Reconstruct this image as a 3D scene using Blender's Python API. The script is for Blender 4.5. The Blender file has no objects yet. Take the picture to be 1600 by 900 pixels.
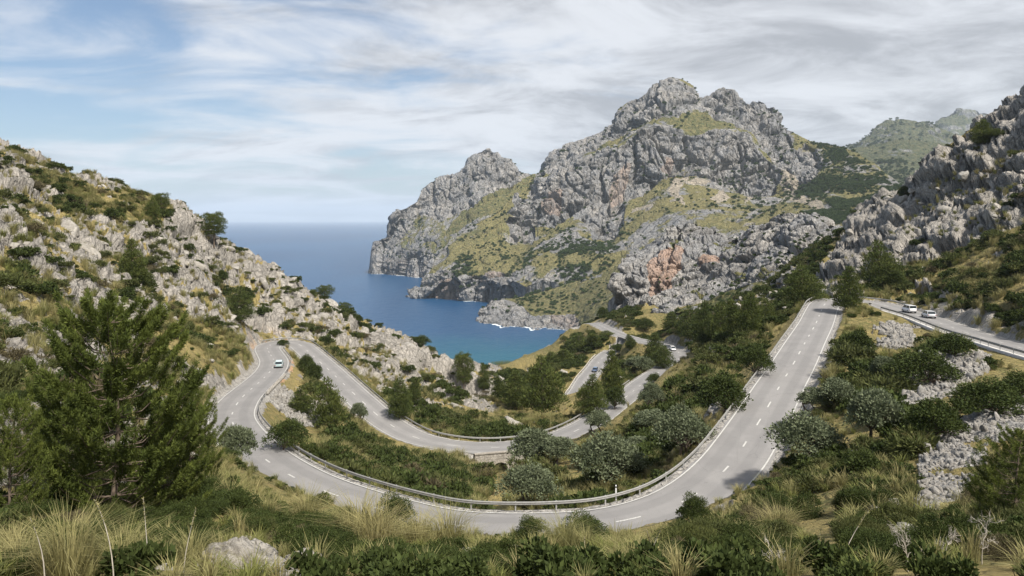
import bpy, bmesh, math, random
import numpy as np
from mathutils import Vector, Matrix, Euler

random.seed(7)
rng = np.random.default_rng(11)
scene = bpy.context.scene
COL = scene.collection

# ------------------------------------------------------------------ camera
F = 1150.0          # focal length in photo pixels (1600 wide)
V0 = 343.0          # row of eye level
SEA = -170.0        # sea level below the camera (metres)
cam_data = bpy.data.cameras.new('camera')
cam = bpy.data.objects.new('camera', cam_data)
COL.objects.link(cam)
cam.location = (0, 0, 0)
cam.rotation_euler = (math.radians(90), 0, 0)
cam_data.sensor_width = 36.0
cam_data.lens = 36.0 * F / 1600.0
cam_data.shift_y = -(450.0 - V0) / 1600.0
cam_data.clip_start = 0.5
cam_data.clip_end = 200000.0
scene.camera = cam

# ------------------------------------------------------------------ world, sun, exposure
SUN_EL = math.radians(52)
SUN_AZ = math.radians(145)     # clockwise from +Y (view direction): to the right and a little behind
world = bpy.data.worlds.new('World')
scene.world = world
world.use_nodes = True
wn = world.node_tree
for n in list(wn.nodes):
    wn.nodes.remove(n)

def build_world():
    N, L = wn.nodes, wn.links
    out = N.new('ShaderNodeOutputWorld')
    bg = N.new('ShaderNodeBackground')
    bg.inputs['Strength'].default_value = 0.075
    sky = N.new('ShaderNodeTexSky')
    sky.sky_type = 'NISHITA'
    sky.sun_disc = False
    sky.sun_elevation = SUN_EL
    sky.sun_rotation = SUN_AZ
    sky.air_density = 1.0
    sky.dust_density = 1.2
    sky.ozone_density = 2.0
    tc = N.new('ShaderNodeTexCoord')
    sep = N.new('ShaderNodeSeparateXYZ')
    L.new(tc.outputs['Generated'], sep.inputs[0])
    def math_(op, a, b=None, clamp=False):
        m = N.new('ShaderNodeMath'); m.operation = op; m.use_clamp = clamp
        for i, s in enumerate((a, b)):
            if s is None: continue
            if isinstance(s, (int, float)): m.inputs[i].default_value = s
            else: L.new(s, m.inputs[i])
        return m.outputs[0]
    # project the direction on a cloud sheet (flat ceiling)
    zc = math_('MAXIMUM', sep.outputs['Z'], 0.0)
    zc = math_('ADD', zc, 0.16)
    px = math_('DIVIDE', sep.outputs['X'], zc)
    py = math_('DIVIDE', sep.outputs['Y'], zc)
    comb = N.new('ShaderNodeCombineXYZ')
    L.new(px, comb.inputs[0]); L.new(py, comb.inputs[1])
    def noise(scale, detail, rough, dist, sc=(1, 1, 1), loc=(0, 0, 0)):
        mp = N.new('ShaderNodeMapping')
        mp.inputs['Scale'].default_value = sc
        mp.inputs['Location'].default_value = loc
        mp.inputs['Rotation'].default_value = (0, 0, math.radians(-14))
        L.new(comb.outputs[0], mp.inputs[0])
        t = N.new('ShaderNodeTexNoise')
        t.inputs['Scale'].default_value = scale
        t.inputs['Detail'].default_value = detail
        t.inputs['Roughness'].default_value = rough
        t.inputs['Distortion'].default_value = dist
        L.new(mp.outputs[0], t.inputs['Vector'])
        return t.outputs['Fac']
    big = noise(0.55, 6, 0.55, 0.3, (0.7, 1.0, 1), (3.1, 1.7, 0))
    fine = noise(1.5, 9, 0.60, 0.6, (0.7, 1.05, 1), (1.3, 8.2, 0))
    # cloud cover grows to the right (+X) as in the photograph
    bias = math_('MULTIPLY', sep.outputs['X'], 0.36)
    c = math_('MULTIPLY', big, 0.62)
    c = math_('ADD', c, math_('MULTIPLY', fine, 0.66))
    c = math_('ADD', c, bias)
    mr = N.new('ShaderNodeMapRange'); mr.interpolation_type = 'SMOOTHSTEP'
    mr.inputs['From Min'].default_value = 0.42
    mr.inputs['From Max'].default_value = 0.64
    L.new(c, mr.inputs['Value'])
    cover = mr.outputs[0]
    # cloud body: pale where thin, grey where thick
    thick = noise(2.0, 9, 0.62, 0.5, (0.8, 1.05, 1), (9.0, 4.0, 0))
    t2 = math_('ADD', thick, math_('MULTIPLY', sep.outputs['X'], 0.14))
    mr2 = N.new('ShaderNodeMapRange'); mr2.interpolation_type = 'SMOOTHSTEP'
    mr2.inputs['From Min'].default_value = 0.38
    mr2.inputs['From Max'].default_value = 0.70
    L.new(t2, mr2.inputs['Value'])
    cr = N.new('ShaderNodeMix'); cr.data_type = 'RGBA'
    cr.inputs[6].default_value = (8.3, 8.5, 8.9, 1)
    cr.inputs[7].default_value = (4.4, 4.5, 4.8, 1)
    L.new(mr2.outputs[0], cr.inputs[0])
    mx = N.new('ShaderNodeMix'); mx.data_type = 'RGBA'
    L.new(math_('MULTIPLY', cover, 0.93), mx.inputs[0])
    sk = N.new('ShaderNodeMix'); sk.data_type = 'RGBA'; sk.blend_type = 'MULTIPLY'
    sk.inputs[0].default_value = 1.0
    sk.inputs[7].default_value = (1.0, 1.07, 1.13, 1)
    L.new(sky.outputs[0], sk.inputs[6])
    L.new(sk.outputs[2], mx.inputs[6])
    L.new(cr.outputs[2], mx.inputs[7])
    L.new(mx.outputs[2], bg.inputs['Color'])
    L.new(bg.outputs[0], out.inputs['Surface'])
build_world()

sun_data = bpy.data.lights.new('sun', 'SUN')
sun_data.energy = 4.9
sun_data.angle = math.radians(4)
sun_data.color = (1.0, 0.945, 0.865)
sun = bpy.data.objects.new('sun', sun_data)
COL.objects.link(sun)
sd = Vector((math.sin(SUN_AZ) * math.cos(SUN_EL), math.cos(SUN_AZ) * math.cos(SUN_EL), math.sin(SUN_EL)))
sun.rotation_euler = sd.to_track_quat('Z', 'Y').to_euler()
sun.location = sd * 100

scene.view_settings.view_transform = 'Standard'
scene.view_settings.look = 'None'
scene.view_settings.exposure = 0.46
scene.view_settings.gamma = 1.0
scene.render.engine = 'CYCLES'
scene.cycles.max_bounces = 5
scene.cycles.transparent_max_bounces = 6
scene.cycles.volume_bounces = 2

# ------------------------------------------------------------------ noise in numpy
def _hash(ix, iy, iz, seed):
    h = (ix.astype(np.uint32) * np.uint32(374761393) + iy.astype(np.uint32) * np.uint32(668265263)
         + iz.astype(np.uint32) * np.uint32(2246822519) + np.uint32(seed * 3266489917 & 0xffffffff))
    h = (h ^ (h >> np.uint32(13))) * np.uint32(1274126177)
    h = (h ^ (h >> np.uint32(16))) * np.uint32(2654435761)
    return h ^ (h >> np.uint32(15))

def _rnd(h, k=0):
    if k: h = (h * np.uint32(1664525 + 2 * k) + np.uint32(1013904223 * k & 0xffffffff)); h = h ^ (h >> np.uint32(14))
    return (h & np.uint32(0xffffff)).astype(np.float32) / np.float32(16777216.0)

def vnoise(p, seed=0):
    """smooth value noise in -1..1, p (N,3)"""
    f = np.floor(p); i = f.astype(np.int64); t = (p - f).astype(np.float32)
    t = t * t * t * (t * (t * 6 - 15) + 10)
    r = 0
    for dx in (0, 1):
        wx = t[:, 0] if dx else 1 - t[:, 0]
        for dy in (0, 1):
            wy = t[:, 1] if dy else 1 - t[:, 1]
            for dz in (0, 1):
                wz = t[:, 2] if dz else 1 - t[:, 2]
                r = r + wx * wy * wz * _rnd(_hash(i[:, 0] + dx, i[:, 1] + dy, i[:, 2] + dz, seed))
    return r * 2 - 1

_R = np.array([[0.36, 0.48, -0.8], [-0.8, 0.6, 0.0], [0.48, 0.64, 0.6]])
def fbm(p, octaves=5, gain=0.5, lac=2.03, seed=0, ridged=False):
    a, s, tot = 1.0, 0.0, 0.0
    q = np.asarray(p, dtype=np.float64)
    for o in range(octaves):
        n = vnoise(q, seed + o * 17)
        if ridged: n = 1 - 2 * np.abs(n)
        s = s + a * n; tot += a; a *= gain
        q = (q @ _R) * lac + 5.3
    return s / tot

def worley(p, seed=0):
    f = np.floor(p - 0.5); i = f.astype(np.int64)
    N = len(p)
    f1 = np.full(N, 9.0, np.float32); f2 = np.full(N, 9.0, np.float32); idv = np.zeros(N, np.float32)
    ox = np.zeros((N, 3), np.float32)
    for dx in (0, 1):
        for dy in (0, 1):
            for dz in (0, 1):
                h = _hash(i[:, 0] + dx, i[:, 1] + dy, i[:, 2] + dz, seed)
                v = np.stack([p[:, 0] - (f[:, 0] + dx + 0.15 + 0.7 * _rnd(h, 1)),
                              p[:, 1] - (f[:, 1] + dy + 0.15 + 0.7 * _rnd(h, 2)),
                              p[:, 2] - (f[:, 2] + dz + 0.15 + 0.7 * _rnd(h, 3))], 1).astype(np.float32)
                d = np.sqrt((v * v).sum(1))
                near = d < f1
                f2 = np.where(near, f1, np.minimum(f2, d))
                idv = np.where(near, _rnd(h, 4), idv)
                ox = np.where(near[:, None], v, ox)
                f1 = np.where(near, d, f1)
    return f1, f2, idv, ox

def sstep(x, a, b):
    t = np.clip((x - a) / (b - a), 0, 1)
    return t * t * (3 - 2 * t)

# ------------------------------------------------------------------ object helpers
def link(name, me, parent=None, mat=None):
    o = bpy.data.objects.new(name, me)
    COL.objects.link(o)
    if parent is not None: o.parent = parent
    if mat is not None and me is not None and not me.materials: me.materials.append(mat)
    return o

def tag(o, label=None, cat=None, group=None, kind=None):
    if label: o['label'] = label
    if cat: o['category'] = cat
    if group: o['group'] = group
    if kind: o['kind'] = kind
    return o

def empty(name, loc=(0, 0, 0), rz=0.0):
    o = bpy.data.objects.new(name, None)
    COL.objects.link(o); o.location = loc; o.rotation_euler = (0, 0, rz)
    o.empty_display_size = 0.5
    return o

def np_mesh(name, verts, faces, mat=None, smooth=True):
    """verts (N,3), faces (M,k) with constant k"""
    verts = np.ascontiguousarray(verts, dtype=np.float32); faces = np.ascontiguousarray(faces, dtype=np.int32)
    me = bpy.data.meshes.new(name)
    k = faces.shape[1]
    me.vertices.add(len(verts)); me.vertices.foreach_set('co', verts.ravel())
    me.loops.add(faces.size); me.loops.foreach_set('vertex_index', faces.ravel())
    me.polygons.add(len(faces))
    me.polygons.foreach_set('loop_start', np.arange(0, faces.size, k, dtype=np.int32))
    me.polygons.foreach_set('loop_total', np.full(len(faces), k, np.int32))
    me.polygons.foreach_set('use_smooth', np.full(len(faces), smooth, bool))
    me.update(calc_edges=True)
    if mat: me.materials.append(mat)
    return me

def grid_faces(nr, nc):
    i = np.arange(nr * nc).reshape(nr, nc)
    return np.stack([i[:-1, :-1].ravel(), i[:-1, 1:].ravel(), i[1:, 1:].ravel(), i[1:, :-1].ravel()], 1)

def set_mask(me, name, arr):
    """arr (N,4) -> colour attribute on points (masks for what covers the ground)"""
    a = me.color_attributes.new(name, 'FLOAT_COLOR', 'POINT')
    a.data.foreach_set('color', np.ascontiguousarray(arr, dtype=np.float32).ravel())

def grid_normals(V):
    """V (nr,nc,3)"""
    du = np.gradient(V, axis=1); dv = np.gradient(V, axis=0)
    n = np.cross(du, dv)
    n /= np.linalg.norm(n, axis=2, keepdims=True) + 1e-9
    return n

def P(u, v, d):
    return np.array([(u - 800.0) / F * d, d, (V0 - v) / F * d])

def in_poly(u, v, poly):
    c = np.zeros(u.shape, bool)
    n = len(poly)
    for i in range(n):
        x1, y1 = poly[i]; x2, y2 = poly[(i + 1) % n]
        if y1 == y2: continue
        cond = ((y1 > v) != (y2 > v)) & (u < (x2 - x1) * (v - y1) / (y2 - y1) + x1)
        c ^= cond
    return c

# ------------------------------------------------------------------ node helper for materials
class NT:
    def __init__(self, name):
        self.mat = bpy.data.materials.new(name); self.mat.use_nodes = True
        self.N = self.mat.node_tree.nodes; self.L = self.mat.node_tree.links
        self.b = self.N['Principled BSDF']
        self.b.inputs['Specular IOR Level'].default_value = 0.25
    def put(self, sock, v):
        if isinstance(v, bpy.types.NodeSocket): self.L.new(v, sock)
        else:
            if hasattr(sock.default_value, '__len__') and isinstance(v, (tuple, list)) and len(v) == 3 and len(sock.default_value) == 4: v = (*v, 1)
            sock.default_value = v
    def coord(self, kind='Object', scale=None, rot=None):
        t = self.N.new('ShaderNodeTexCoord').outputs[kind]
        if scale or rot:
            m = self.N.new('ShaderNodeMapping'); self.L.new(t, m.inputs[0])
            if scale: m.inputs['Scale'].default_value = scale
            if rot: m.inputs['Rotation'].default_value = rot
            t = m.outputs[0]
        return t
    def pos(self, scale=(1, 1, 1), rot=(0, 0, 0)):
        g = self.N.new('ShaderNodeNewGeometry').outputs['Position']
        m = self.N.new('ShaderNodeMapping'); self.L.new(g, m.inputs[0])
        m.inputs['Scale'].default_value = scale; m.inputs['Rotation'].default_value = rot
        return m.outputs[0]
    def noise(self, vec, scale, detail=4, rough=0.55, dist=0.0, col=False):
        t = self.N.new('ShaderNodeTexNoise')
        self.L.new(vec, t.inputs['Vector'])
        t.inputs['Scale'].default_value = scale; t.inputs['Detail'].default_value = detail
        t.inputs['Roughness'].default_value = rough; t.inputs['Distortion'].default_value = dist
        return t.outputs['Color' if col else 'Fac']
    def voro(self, vec, scale, feature='F1', out='Distance', rand=1.0):
        t = self.N.new('ShaderNodeTexVoronoi'); t.feature = feature
        self.L.new(vec, t.inputs['Vector']); t.inputs['Scale'].default_value = scale
        t.inputs['Randomness'].default_value = rand
        return t.outputs[out]
    def mix(self, fac, a, b, blend='MIX'):
        m = self.N.new('ShaderNodeMix'); m.data_type = 'RGBA'; m.blend_type = blend
        self.put(m.inputs[0], fac); self.put(m.inputs[6], a); self.put(m.inputs[7], b)
        return m.outputs[2]
    def math(self, op, a, b=0.0, clamp=False):
        m = self.N.new('ShaderNodeMath'); m.operation = op; m.use_clamp = clamp
        self.put(m.inputs[0], a); self.put(m.inputs[1], b)
        return m.outputs[0]
    def rng(self, v, a, b, c=0.0, d=1.0, smooth=True):
        m = self.N.new('ShaderNodeMapRange')
        if smooth: m.interpolation_type = 'SMOOTHSTEP'
        self.put(m.inputs['Value'], v)
        m.inputs['From Min'].default_value = a; m.inputs['From Max'].default_value = b
        m.inputs['To Min'].default_value = c; m.inputs['To Max'].default_value = d
        return m.outputs[0]
    def attr(self, name):
        a = self.N.new('ShaderNodeAttribute'); a.attribute_name = name
        s = self.N.new('ShaderNodeSeparateColor'); self.L.new(a.outputs['Color'], s.inputs[0])
        return s.outputs[0], s.outputs[1], s.outputs[2], a.outputs['Alpha']
    def slope(self):
        g = self.N.new('ShaderNodeNewGeometry')
        s = self.N.new('ShaderNodeSeparateXYZ'); self.L.new(g.outputs['Normal'], s.inputs[0])
        return s.outputs['Z']
    def rand(self):
        return self.N.new('ShaderNodeObjectInfo').outputs['Random']
    def bump(self, h, dist, strength=1.0, prev=None):
        b = self.N.new('ShaderNodeBump'); self.put(b.inputs['Height'], h)
        b.inputs['Distance'].default_value = dist; b.inputs['Strength'].default_value = strength
        if prev is not None: self.L.new(prev, b.inputs['Normal'])
        return b.outputs[0]
    def done(self, color, rough=0.9, normal=None, **kw):
        self.put(self.b.inputs['Base Color'], color); self.put(self.b.inputs['Roughness'], rough)
        if normal is not None: self.L.new(normal, self.b.inputs['Normal'])
        for k, v in kw.items(): self.put(self.b.inputs[k.replace('_', ' ')], v)
        return self.mat
def simple(name, col, rough=0.6, metal=0.0, var=0.12, scale=6.0, bump=0.0):
    n = NT(name)
    c = n.coord('Object')
    t = n.noise(c, scale, 5, 0.6)
    f = n.rng(t, 0.3, 0.7, 1 - var, 1 + var)
    comb = n.mix(1.0, (*col, 1), f, 'MULTIPLY')
    nm = n.bump(t, 0.01, bump) if bump else None
    return n.done(comb, rough, nm, Metallic=metal)
# ------------------------------------------------------------------ roads: centre lines as places (u, v of the ground point and its depth below eye level)
def Q(u, v, h):
    d = F * h / (v - V0)
    return P(u, v, d)
ROADS = {}
ROADS['upper'] = [P(1900, 640, 62), P(1760, 590, 78), (Q(1600, 545, 17.8)), Q(1560, 534, 18.4), Q(1520, 523.5, 19.0), Q(1480, 509, 19.4), Q(1440, 495, 19.9),
                  Q(1408, 486, 19.9), Q(1385, 479, 19.8), Q(1362, 473, 19.4), Q(1335, 468, 18.6), Q(1308, 466.5, 18.3), Q(1291, 473, 18.7), Q(1284, 484, 19.3), Q(1275, 505, 20.0),
                  Q(1258, 535, 20.8), Q(1238, 571, 21.6), Q(1216, 607, 22.4), Q(1196, 642, 23.0), Q(1166, 690, 23.7),
                  Q(1141, 725, 24.2), Q(1100, 764, 24.8), Q(1047, 794, 25.2), Q(959, 817, 25.5), Q(880, 824, 25.7), Q(800, 825, 25.8), Q(702, 820, 25.9), Q(620, 803, 26.0),
                  Q(550, 782, 26.0), Q(483, 757, 26.1), Q(428, 727, 26.5), Q(386, 692, 27.2), Q(362, 655, 28.0), Q(369, 633, 28.6), Q(380, 619, 29.1), Q(397, 604, 29.9), Q(414, 589, 30.8),
                  Q(425, 576, 31.6), Q(428, 564, 32.4), Q(422, 553, 33.2), Q(418, 543.5, 33.8), Q(427, 537, 34.2), Q(446, 533.5, 34.5), Q(464, 537, 34.9), Q(480, 548, 35.4), Q(496, 562, 35.9),
                  Q(514, 578, 36.4), Q(534, 597, 37.0), Q(566, 627, 38.0), Q(602, 658, 39.1), Q(648, 683, 40.1), Q(700, 696, 41.0), Q(750, 699.5, 41.4), Q(805, 697, 41.7), Q(862, 687, 42.1),
                  Q(914, 666, 42.7), Q(965, 630, 43.5), Q(1010, 595, 44.4), Q(1038, 576, 45.2), Q(1058, 564, 45.9), Q(1062, 553, 46.4), Q(1048, 543, 47.0), Q(1018, 535.5, 48.0),
                  Q(987, 528, 49.2), Q(968, 522.5, 50.1), Q(953, 516, 51.1), Q(940, 509, 52.0), Q(929, 505.0, 53.4), Q(916, 505, 55.0), Q(903, 512, 57.5)]
ROADS['lower'] = [Q(990, 545, 53.5), Q(972, 548, 54.5), Q(955, 550, 55.5), Q(941, 560, 56.5), Q(928, 577, 57.3),
                  Q(915, 593, 58.0), Q(903, 613, 59.0), Q(885, 632, 60.2), Q(860, 642, 61.2), Q(830, 643, 62.2), Q(792, 641, 63.0), Q(760, 636, 64.0), Q(725, 634, 65.0)]
def catmull(pts, step=0.8):
    pts = [np.array(p, float) for p in pts]
    out = []
    pp = [2 * pts[0] - pts[1]] + pts + [2 * pts[-1] - pts[-2]]
    for i in range(1, len(pp) - 2):
        p0, p1, p2, p3 = pp[i - 1:i + 3]
        # centripetal parametrisation
        t0 = 0; t1 = t0 + max(np.linalg.norm(p1 - p0), 1e-3) ** 0.5; t2 = t1 + np.linalg.norm(p2 - p1) ** 0.5; t3 = t2 + max(np.linalg.norm(p3 - p2), 1e-3) ** 0.5
        n = max(2, int(np.linalg.norm(p2 - p1) / 0.5))
        for t in np.linspace(t1, t2, n, endpoint=False):
            A1 = (t1 - t) / (t1 - t0) * p0 + (t - t0) / (t1 - t0) * p1
            A2 = (t2 - t) / (t2 - t1) * p1 + (t - t1) / (t2 - t1) * p2
            A3 = (t3 - t) / (t3 - t2) * p2 + (t - t2) / (t3 - t2) * p3
            B1 = (t2 - t) / (t2 - t0) * A1 + (t - t0) / (t2 - t0) * A2
            B2 = (t3 - t) / (t3 - t1) * A2 + (t - t1) / (t3 - t1) * A3
            out.append((t2 - t) / (t2 - t1) * B1 + (t - t1) / (t2 - t1) * B2)
    out.append(pts[-1])
    out = np.array(out)
    # smooth, then resample evenly
    seg = np.linalg.norm(np.diff(out, axis=0), axis=1); s = np.concatenate([[0], np.cumsum(seg)])
    m = int(s[-1] / step)
    si = np.linspace(0, s[-1], m)
    r = np.stack([np.interp(si, s, out[:, k]) for k in range(3)], 1)
    for it in range(6):
        r[1:-1] = 0.25 * r[:-2] + 0.5 * r[1:-1] + 0.25 * r[2:]
    for it in range(60):
        r[1:-1, 2] = 0.25 * r[:-2, 2] + 0.5 * r[1:-1, 2] + 0.25 * r[2:, 2]
    return r
ROAD = {k: catmull(v) for k, v in ROADS.items()}
HALF = 3.05
def road_frame(c):
    t = np.gradient(c, axis=0); t[:, 2] = 0; t /= np.linalg.norm(t, axis=1, keepdims=True)
    side = np.stack([t[:, 1], -t[:, 0], 0 * t[:, 0]], 1)     # to the right of travel
    s = np.concatenate([[0], np.cumsum(np.linalg.norm(np.diff(c, axis=0), axis=1))])
    return t, side, s
LINES = [(ROAD[k],) + road_frame(ROAD[k]) for k in ('upper', 'lower')]     # (centre, tangent, side, station)
ROADC, RT, RS, RSTA = LINES[0]
def uv_of(p):
    return 800 + F * p[..., 0] / p[..., 1], V0 - F * p[..., 2] / p[..., 1]
def station(u, v, line=0):
    """nearest road sample to a pixel place"""
    uu, vv = uv_of(LINES[line][0])
    return int(np.argmin((uu - u) ** 2 + (vv - v) ** 2))

# ------------------------------------------------------------------ near ground: height control points (u, v, depth)
CP = """
-500 900 14|0 880 14|400 890 15|800 895 16|1200 890 15|1600 880 14|2100 900 14|350 866 18|0 800 22|150 820 23|300 800 28|500 850 30|800 865 32|1100 860 30|1400 830 28|1600 800 24|1900 800 24
450 808 48|400 775 52|350 722 60|320 690 75|300 640 85|650 848 50|800 853 50|960 853 50|1100 835 48|1200 785 50|1220 742 62|1260 722 66|1300 660 74|1300 600 92|1292 560 108|1330 520 130|1325 492 146
1400 640 70|1400 560 97|1380 520 126|1450 540 108|1500 562 92|1550 582 84|1600 605 74|1600 680 50|1500 700 50|1450 760 42|1350 720 55|1300 760 48|1700 600 64|1900 700 45|1600 562 93
1440 462 172|1520 478 146|1600 500 124|1500 440 170|1600 420 140|1600 460 130|1700 400 120|1401 418 215|1439 400 212|1483 382 205|1539 364 196|1600 340 184|1385 450 195|1420 440 190
1335 347 285|1360 324 278|1405 310 272|1425 285 262|1450 257 256|1475 242 252|1512 215 246|1550 197 240|1585 167 235|1600 152 232|1700 100 220|1900 60 210
1312 393 268|1290 435 258|1292 455 245|1400 370 242|1450 330 232|1520 300 222|1600 250 208|1350 380 262|1340 430 235
1335 352 330|1405 320 320|1450 275 310|1512 240 300|1600 180 300|1700 120 300|1900 90 300
1335 400 420|1450 360 400|1600 300 400|1900 250 400
1250 485 172|1228 503 158|1200 482 205|1300 462 180|1350 462 180|1200 565 133|1150 625 112|1100 683 98|1050 722 88|1150 540 160|1100 580 150|1180 512 178|1120 520 198|1150 482 235|1080 500 275
1050 600 172|1030 642 140|980 722 105|950 757 94|900 700 124|880 742 105|830 787 91|770 745 116|780 726 127|750 772 100|700 740 112|650 762 92|600 730 100|550 702 112|500 692 106|470 642 134|450 602 156|520 642 140|480 590 172|460 682 96
800 800 76|900 795 76|650 782 80|1000 764 79|1080 600 138
310 622 112|380 590 142|290 600 116|340 558 142|300 520 148|380 508 190|400 518 212|400 498 228|250 560 114|200 500 118|100 450 108|0 420 88|-200 380 85|0 520 55|0 640 36|100 600 50|200 640 57|0 330 118|-200 260 150
0 245 168|60 276 172|100 297 180|200 321 202|330 355 232|250 330 217|400 409 247|450 436 257|500 470 264|560 500 270|640 530 274|680 560 268|740 600 262|780 622 256|-250 170 170
300 420 192|200 400 167|150 420 137|100 360 147|350 470 187|430 470 225|450 508 232|520 520 240|560 560 210|620 600 192|650 642 166|700 650 162|700 620 192|760 672 150|760 645 195|640 570 230
850 652 165|900 642 186|960 592 222
-250 200 260|0 265 260|100 320 260|200 345 280|330 385 310|450 470 320|560 540 330|680 610 330
780 578 420|830 570 440|855 558 450|900 541 450|925 515 430|948 490 440|850 600 345|800 610 330|915 548 362|760 600 330|720 592 340|960 575 290|1000 560 300|1000 545 320
1020 500 345|1050 494 352|1150 484 300|1250 462 252|1000 500 370
""".split()
EXTRA = []   # (a, d, z)
for row in " ".join(CP).split('|'):
    pass
cps = []
txt = " ".join(CP).replace('|', ' ')
vals = [float(x) for x in txt.split()]
for i in range(0, len(vals), 3):
    u, v, d = vals[i:i + 3]
    cps.append(((u - 800) / F, d, (V0 - v) / F * d))
for a in (-1.1, -0.6, 0, 0.6, 1.1):
    cps.append((a, 2.0, -1.9)); cps.append((a, 6.0, -3.4))
for a, z1, z2 in ((-1.1, -60, -150), (-0.7, -70, -175), (-0.4, -110, -190), (-0.2, -160, -200), (-0.03, -170, -210), (0.05, -150, -200), (0.1, -140, -190), (0.2, -100, -160), (0.4, -70, -120), (0.7, -50, -90), (1.0, -40, -80)):
    cps.append((a, 500.0, z1)); cps.append((a, 640.0, z2))
for ln in LINES:
    for x, y, z in ln[0][::7]:
        cps.append((x / y, y, z))
cps = np.array(cps)
K = 1.25    # weight of depth against bearing
cx = np.stack([cps[:, 0], np.log(cps[:, 1]) * K], 1)
def phi(A, B):
    d2 = ((A[:, None, :] - B[None, :, :]) ** 2).sum(2)
    return np.sqrt(d2 + 0.012 ** 2)
nC = len(cx)
Am = np.zeros((nC + 3, nC + 3))
Am[:nC, :nC] = phi(cx, cx) + np.eye(nC) * (-0.004)
Am[:nC, nC] = 1; Am[:nC, nC + 1:] = cx; Am[nC, :nC] = 1; Am[nC + 1:, :nC] = cx.T
# work with height over depth so that near and far weigh alike
rhs = np.zeros(nC + 3); rhs[:nC] = cps[:, 2] / cps[:, 1]
W = np.linalg.solve(Am, rhs)
def base_slope(a, d):
    q = np.stack([a, np.log(d) * K], 1)
    out = np.zeros(len(a))
    for i in range(0, len(a), 40000):
        s = slice(i, i + 40000)
        out[s] = phi(q[s], cx) @ W[:nC] + W[nC] + q[s] @ W[nC + 1:]
    return out

# fan grid
U0, U1, NU = -260.0, 1900.0, 760
uu = np.linspace(U0, U1, NU)
dd = np.concatenate([np.geomspace(2.0, 12.0, 40, endpoint=False), np.geomspace(12.0, 640.0, 760)])
ND = len(dd)
# the base is smooth: evaluate coarse, then interpolate
uc = np.linspace(U0, U1, 280); dc = np.geomspace(2.0, 640.0, 280)
Gu, Gd = np.meshgrid((uc - 800) / F, dc)
Zc = base_slope(Gu.ravel(), Gd.ravel()).reshape(Gu.shape)
def bilin(Z, fu, fd):
    i = np.clip(fu.astype(int), 0, Z.shape[1] - 2); j = np.clip(fd.astype(int), 0, Z.shape[0] - 2)
    a = fu - i; b = fd - j
    return (Z[j, i] * (1 - a) * (1 - b) + Z[j, i + 1] * a * (1 - b) + Z[j + 1, i] * (1 - a) * b + Z[j + 1, i + 1] * a * b)
GU, GD = np.meshgrid(uu, dd)
fu = (GU - U0) / (U1 - U0) * 279; fd = np.log(GD / 2.0) / np.log(320.0) * 279
S = bilin(Zc, fu, fd)
X = (GU - 800) / F * GD; Y = GD; Z = S * GD
VV = V0 - F * S                         # the row every ground point shows in
base = np.stack([X, Y, Z], 2)
# road distance
def road_dist(Xf, Yf, rad=26.0):
    n = Xf.size
    best = np.full(n, 1e9, np.float32); zr = np.zeros(n, np.float32)
    pts = np.stack([Xf.ravel(), Yf.ravel()], 1).astype(np.float32)
    # bucket the ground points
    cell = 30.0
    segs = [c[max(0, k0 - 1):k0 + 13] for c in (ln[0][::2] for ln in LINES) for k0 in range(0, len(c), 12)]
    for seg in segs:
        lo = seg[:, :2].min(0) - rad; hi = seg[:, :2].max(0) + rad
        idx = np.nonzero((pts[:, 0] > lo[0]) & (pts[:, 0] < hi[0]) & (pts[:, 1] > lo[1]) & (pts[:, 1] < hi[1]))[0]
        if not len(idx): continue
        for j in range(len(seg) - 1):
            a = seg[j, :2].astype(np.float32); b = seg[j + 1, :2].astype(np.float32); ab = b - a
            t = np.clip(((pts[idx] - a) @ ab) / (ab @ ab), 0, 1)
            q = a + t[:, None] * ab
            dd_ = np.sqrt(((pts[idx] - q) ** 2).sum(1))
            m = dd_ < best[idx]
            best[idx[m]] = dd_[m]
            zr[idx[m]] = (seg[j, 2] + t * (seg[j + 1, 2] - seg[j, 2]))[m]
    return best.reshape(Xf.shape), zr.reshape(Xf.shape)
RD, RZ = road_dist(X, Y)

# --- what covers the ground (regions found on the photograph, edges broken up by noise)
flat = base.reshape(-1, 3)
w1 = fbm(flat * 0.05, 3, seed=3).reshape(X.shape); w2 = fbm(flat * 0.05 + 40, 3, seed=5).reshape(X.shape)
UW = GU + w1 * 34; VW = VV + w2 * 24
def reg(*poly): return in_poly(UW, VW, poly).astype(np.float32)
left_hill = reg((-400, 100), (60, 200), (330, 300), (520, 440), (700, 520), (800, 600), (760, 640), (640, 640), (520, 560), (440, 520), (400, 520), (330, 600), (300, 660), (330, 760), (-400, 780)) * (GD > 22)
grass_l1 = reg((215, 510), (300, 490), (390, 530), (405, 565), (330, 600), (250, 560))
grass_l2 = reg((60, 270), (240, 310), (250, 340), (180, 350), (110, 320))
right_rock = reg((1280, 500), (1290, 400), (1330, 330), (1420, 280), (1500, 200), (1620, 100), (2000, 0), (2000, 250), (1600, 345), (1540, 366), (1440, 402), (1400, 420), (1330, 470)) 
cut_rock = reg((1385, 470), (1440, 455), (1520, 478), (1620, 500), (1700, 560), (1600, 535), (1500, 508), (1440, 488), (1380, 478)) * (GD > 100)
scree = np.maximum.reduce([reg((1440, 720), (1500, 660), (1600, 625), (1700, 620), (1600, 690), (1540, 760), (1480, 800), (1440, 790)) * (GD < 90),
                           reg((1395, 600), (1440, 572), (1520, 560), (1540, 580), (1480, 620), (1400, 645)),
                           reg((1345, 535), (1400, 510), (1440, 520), (1400, 545)),
                           reg((408, 620), (440, 625), (500, 655), (505, 685), (450, 665), (405, 650)),
                           reg((1090, 670), (1130, 640), (1140, 655), (1110, 680))])
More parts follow.
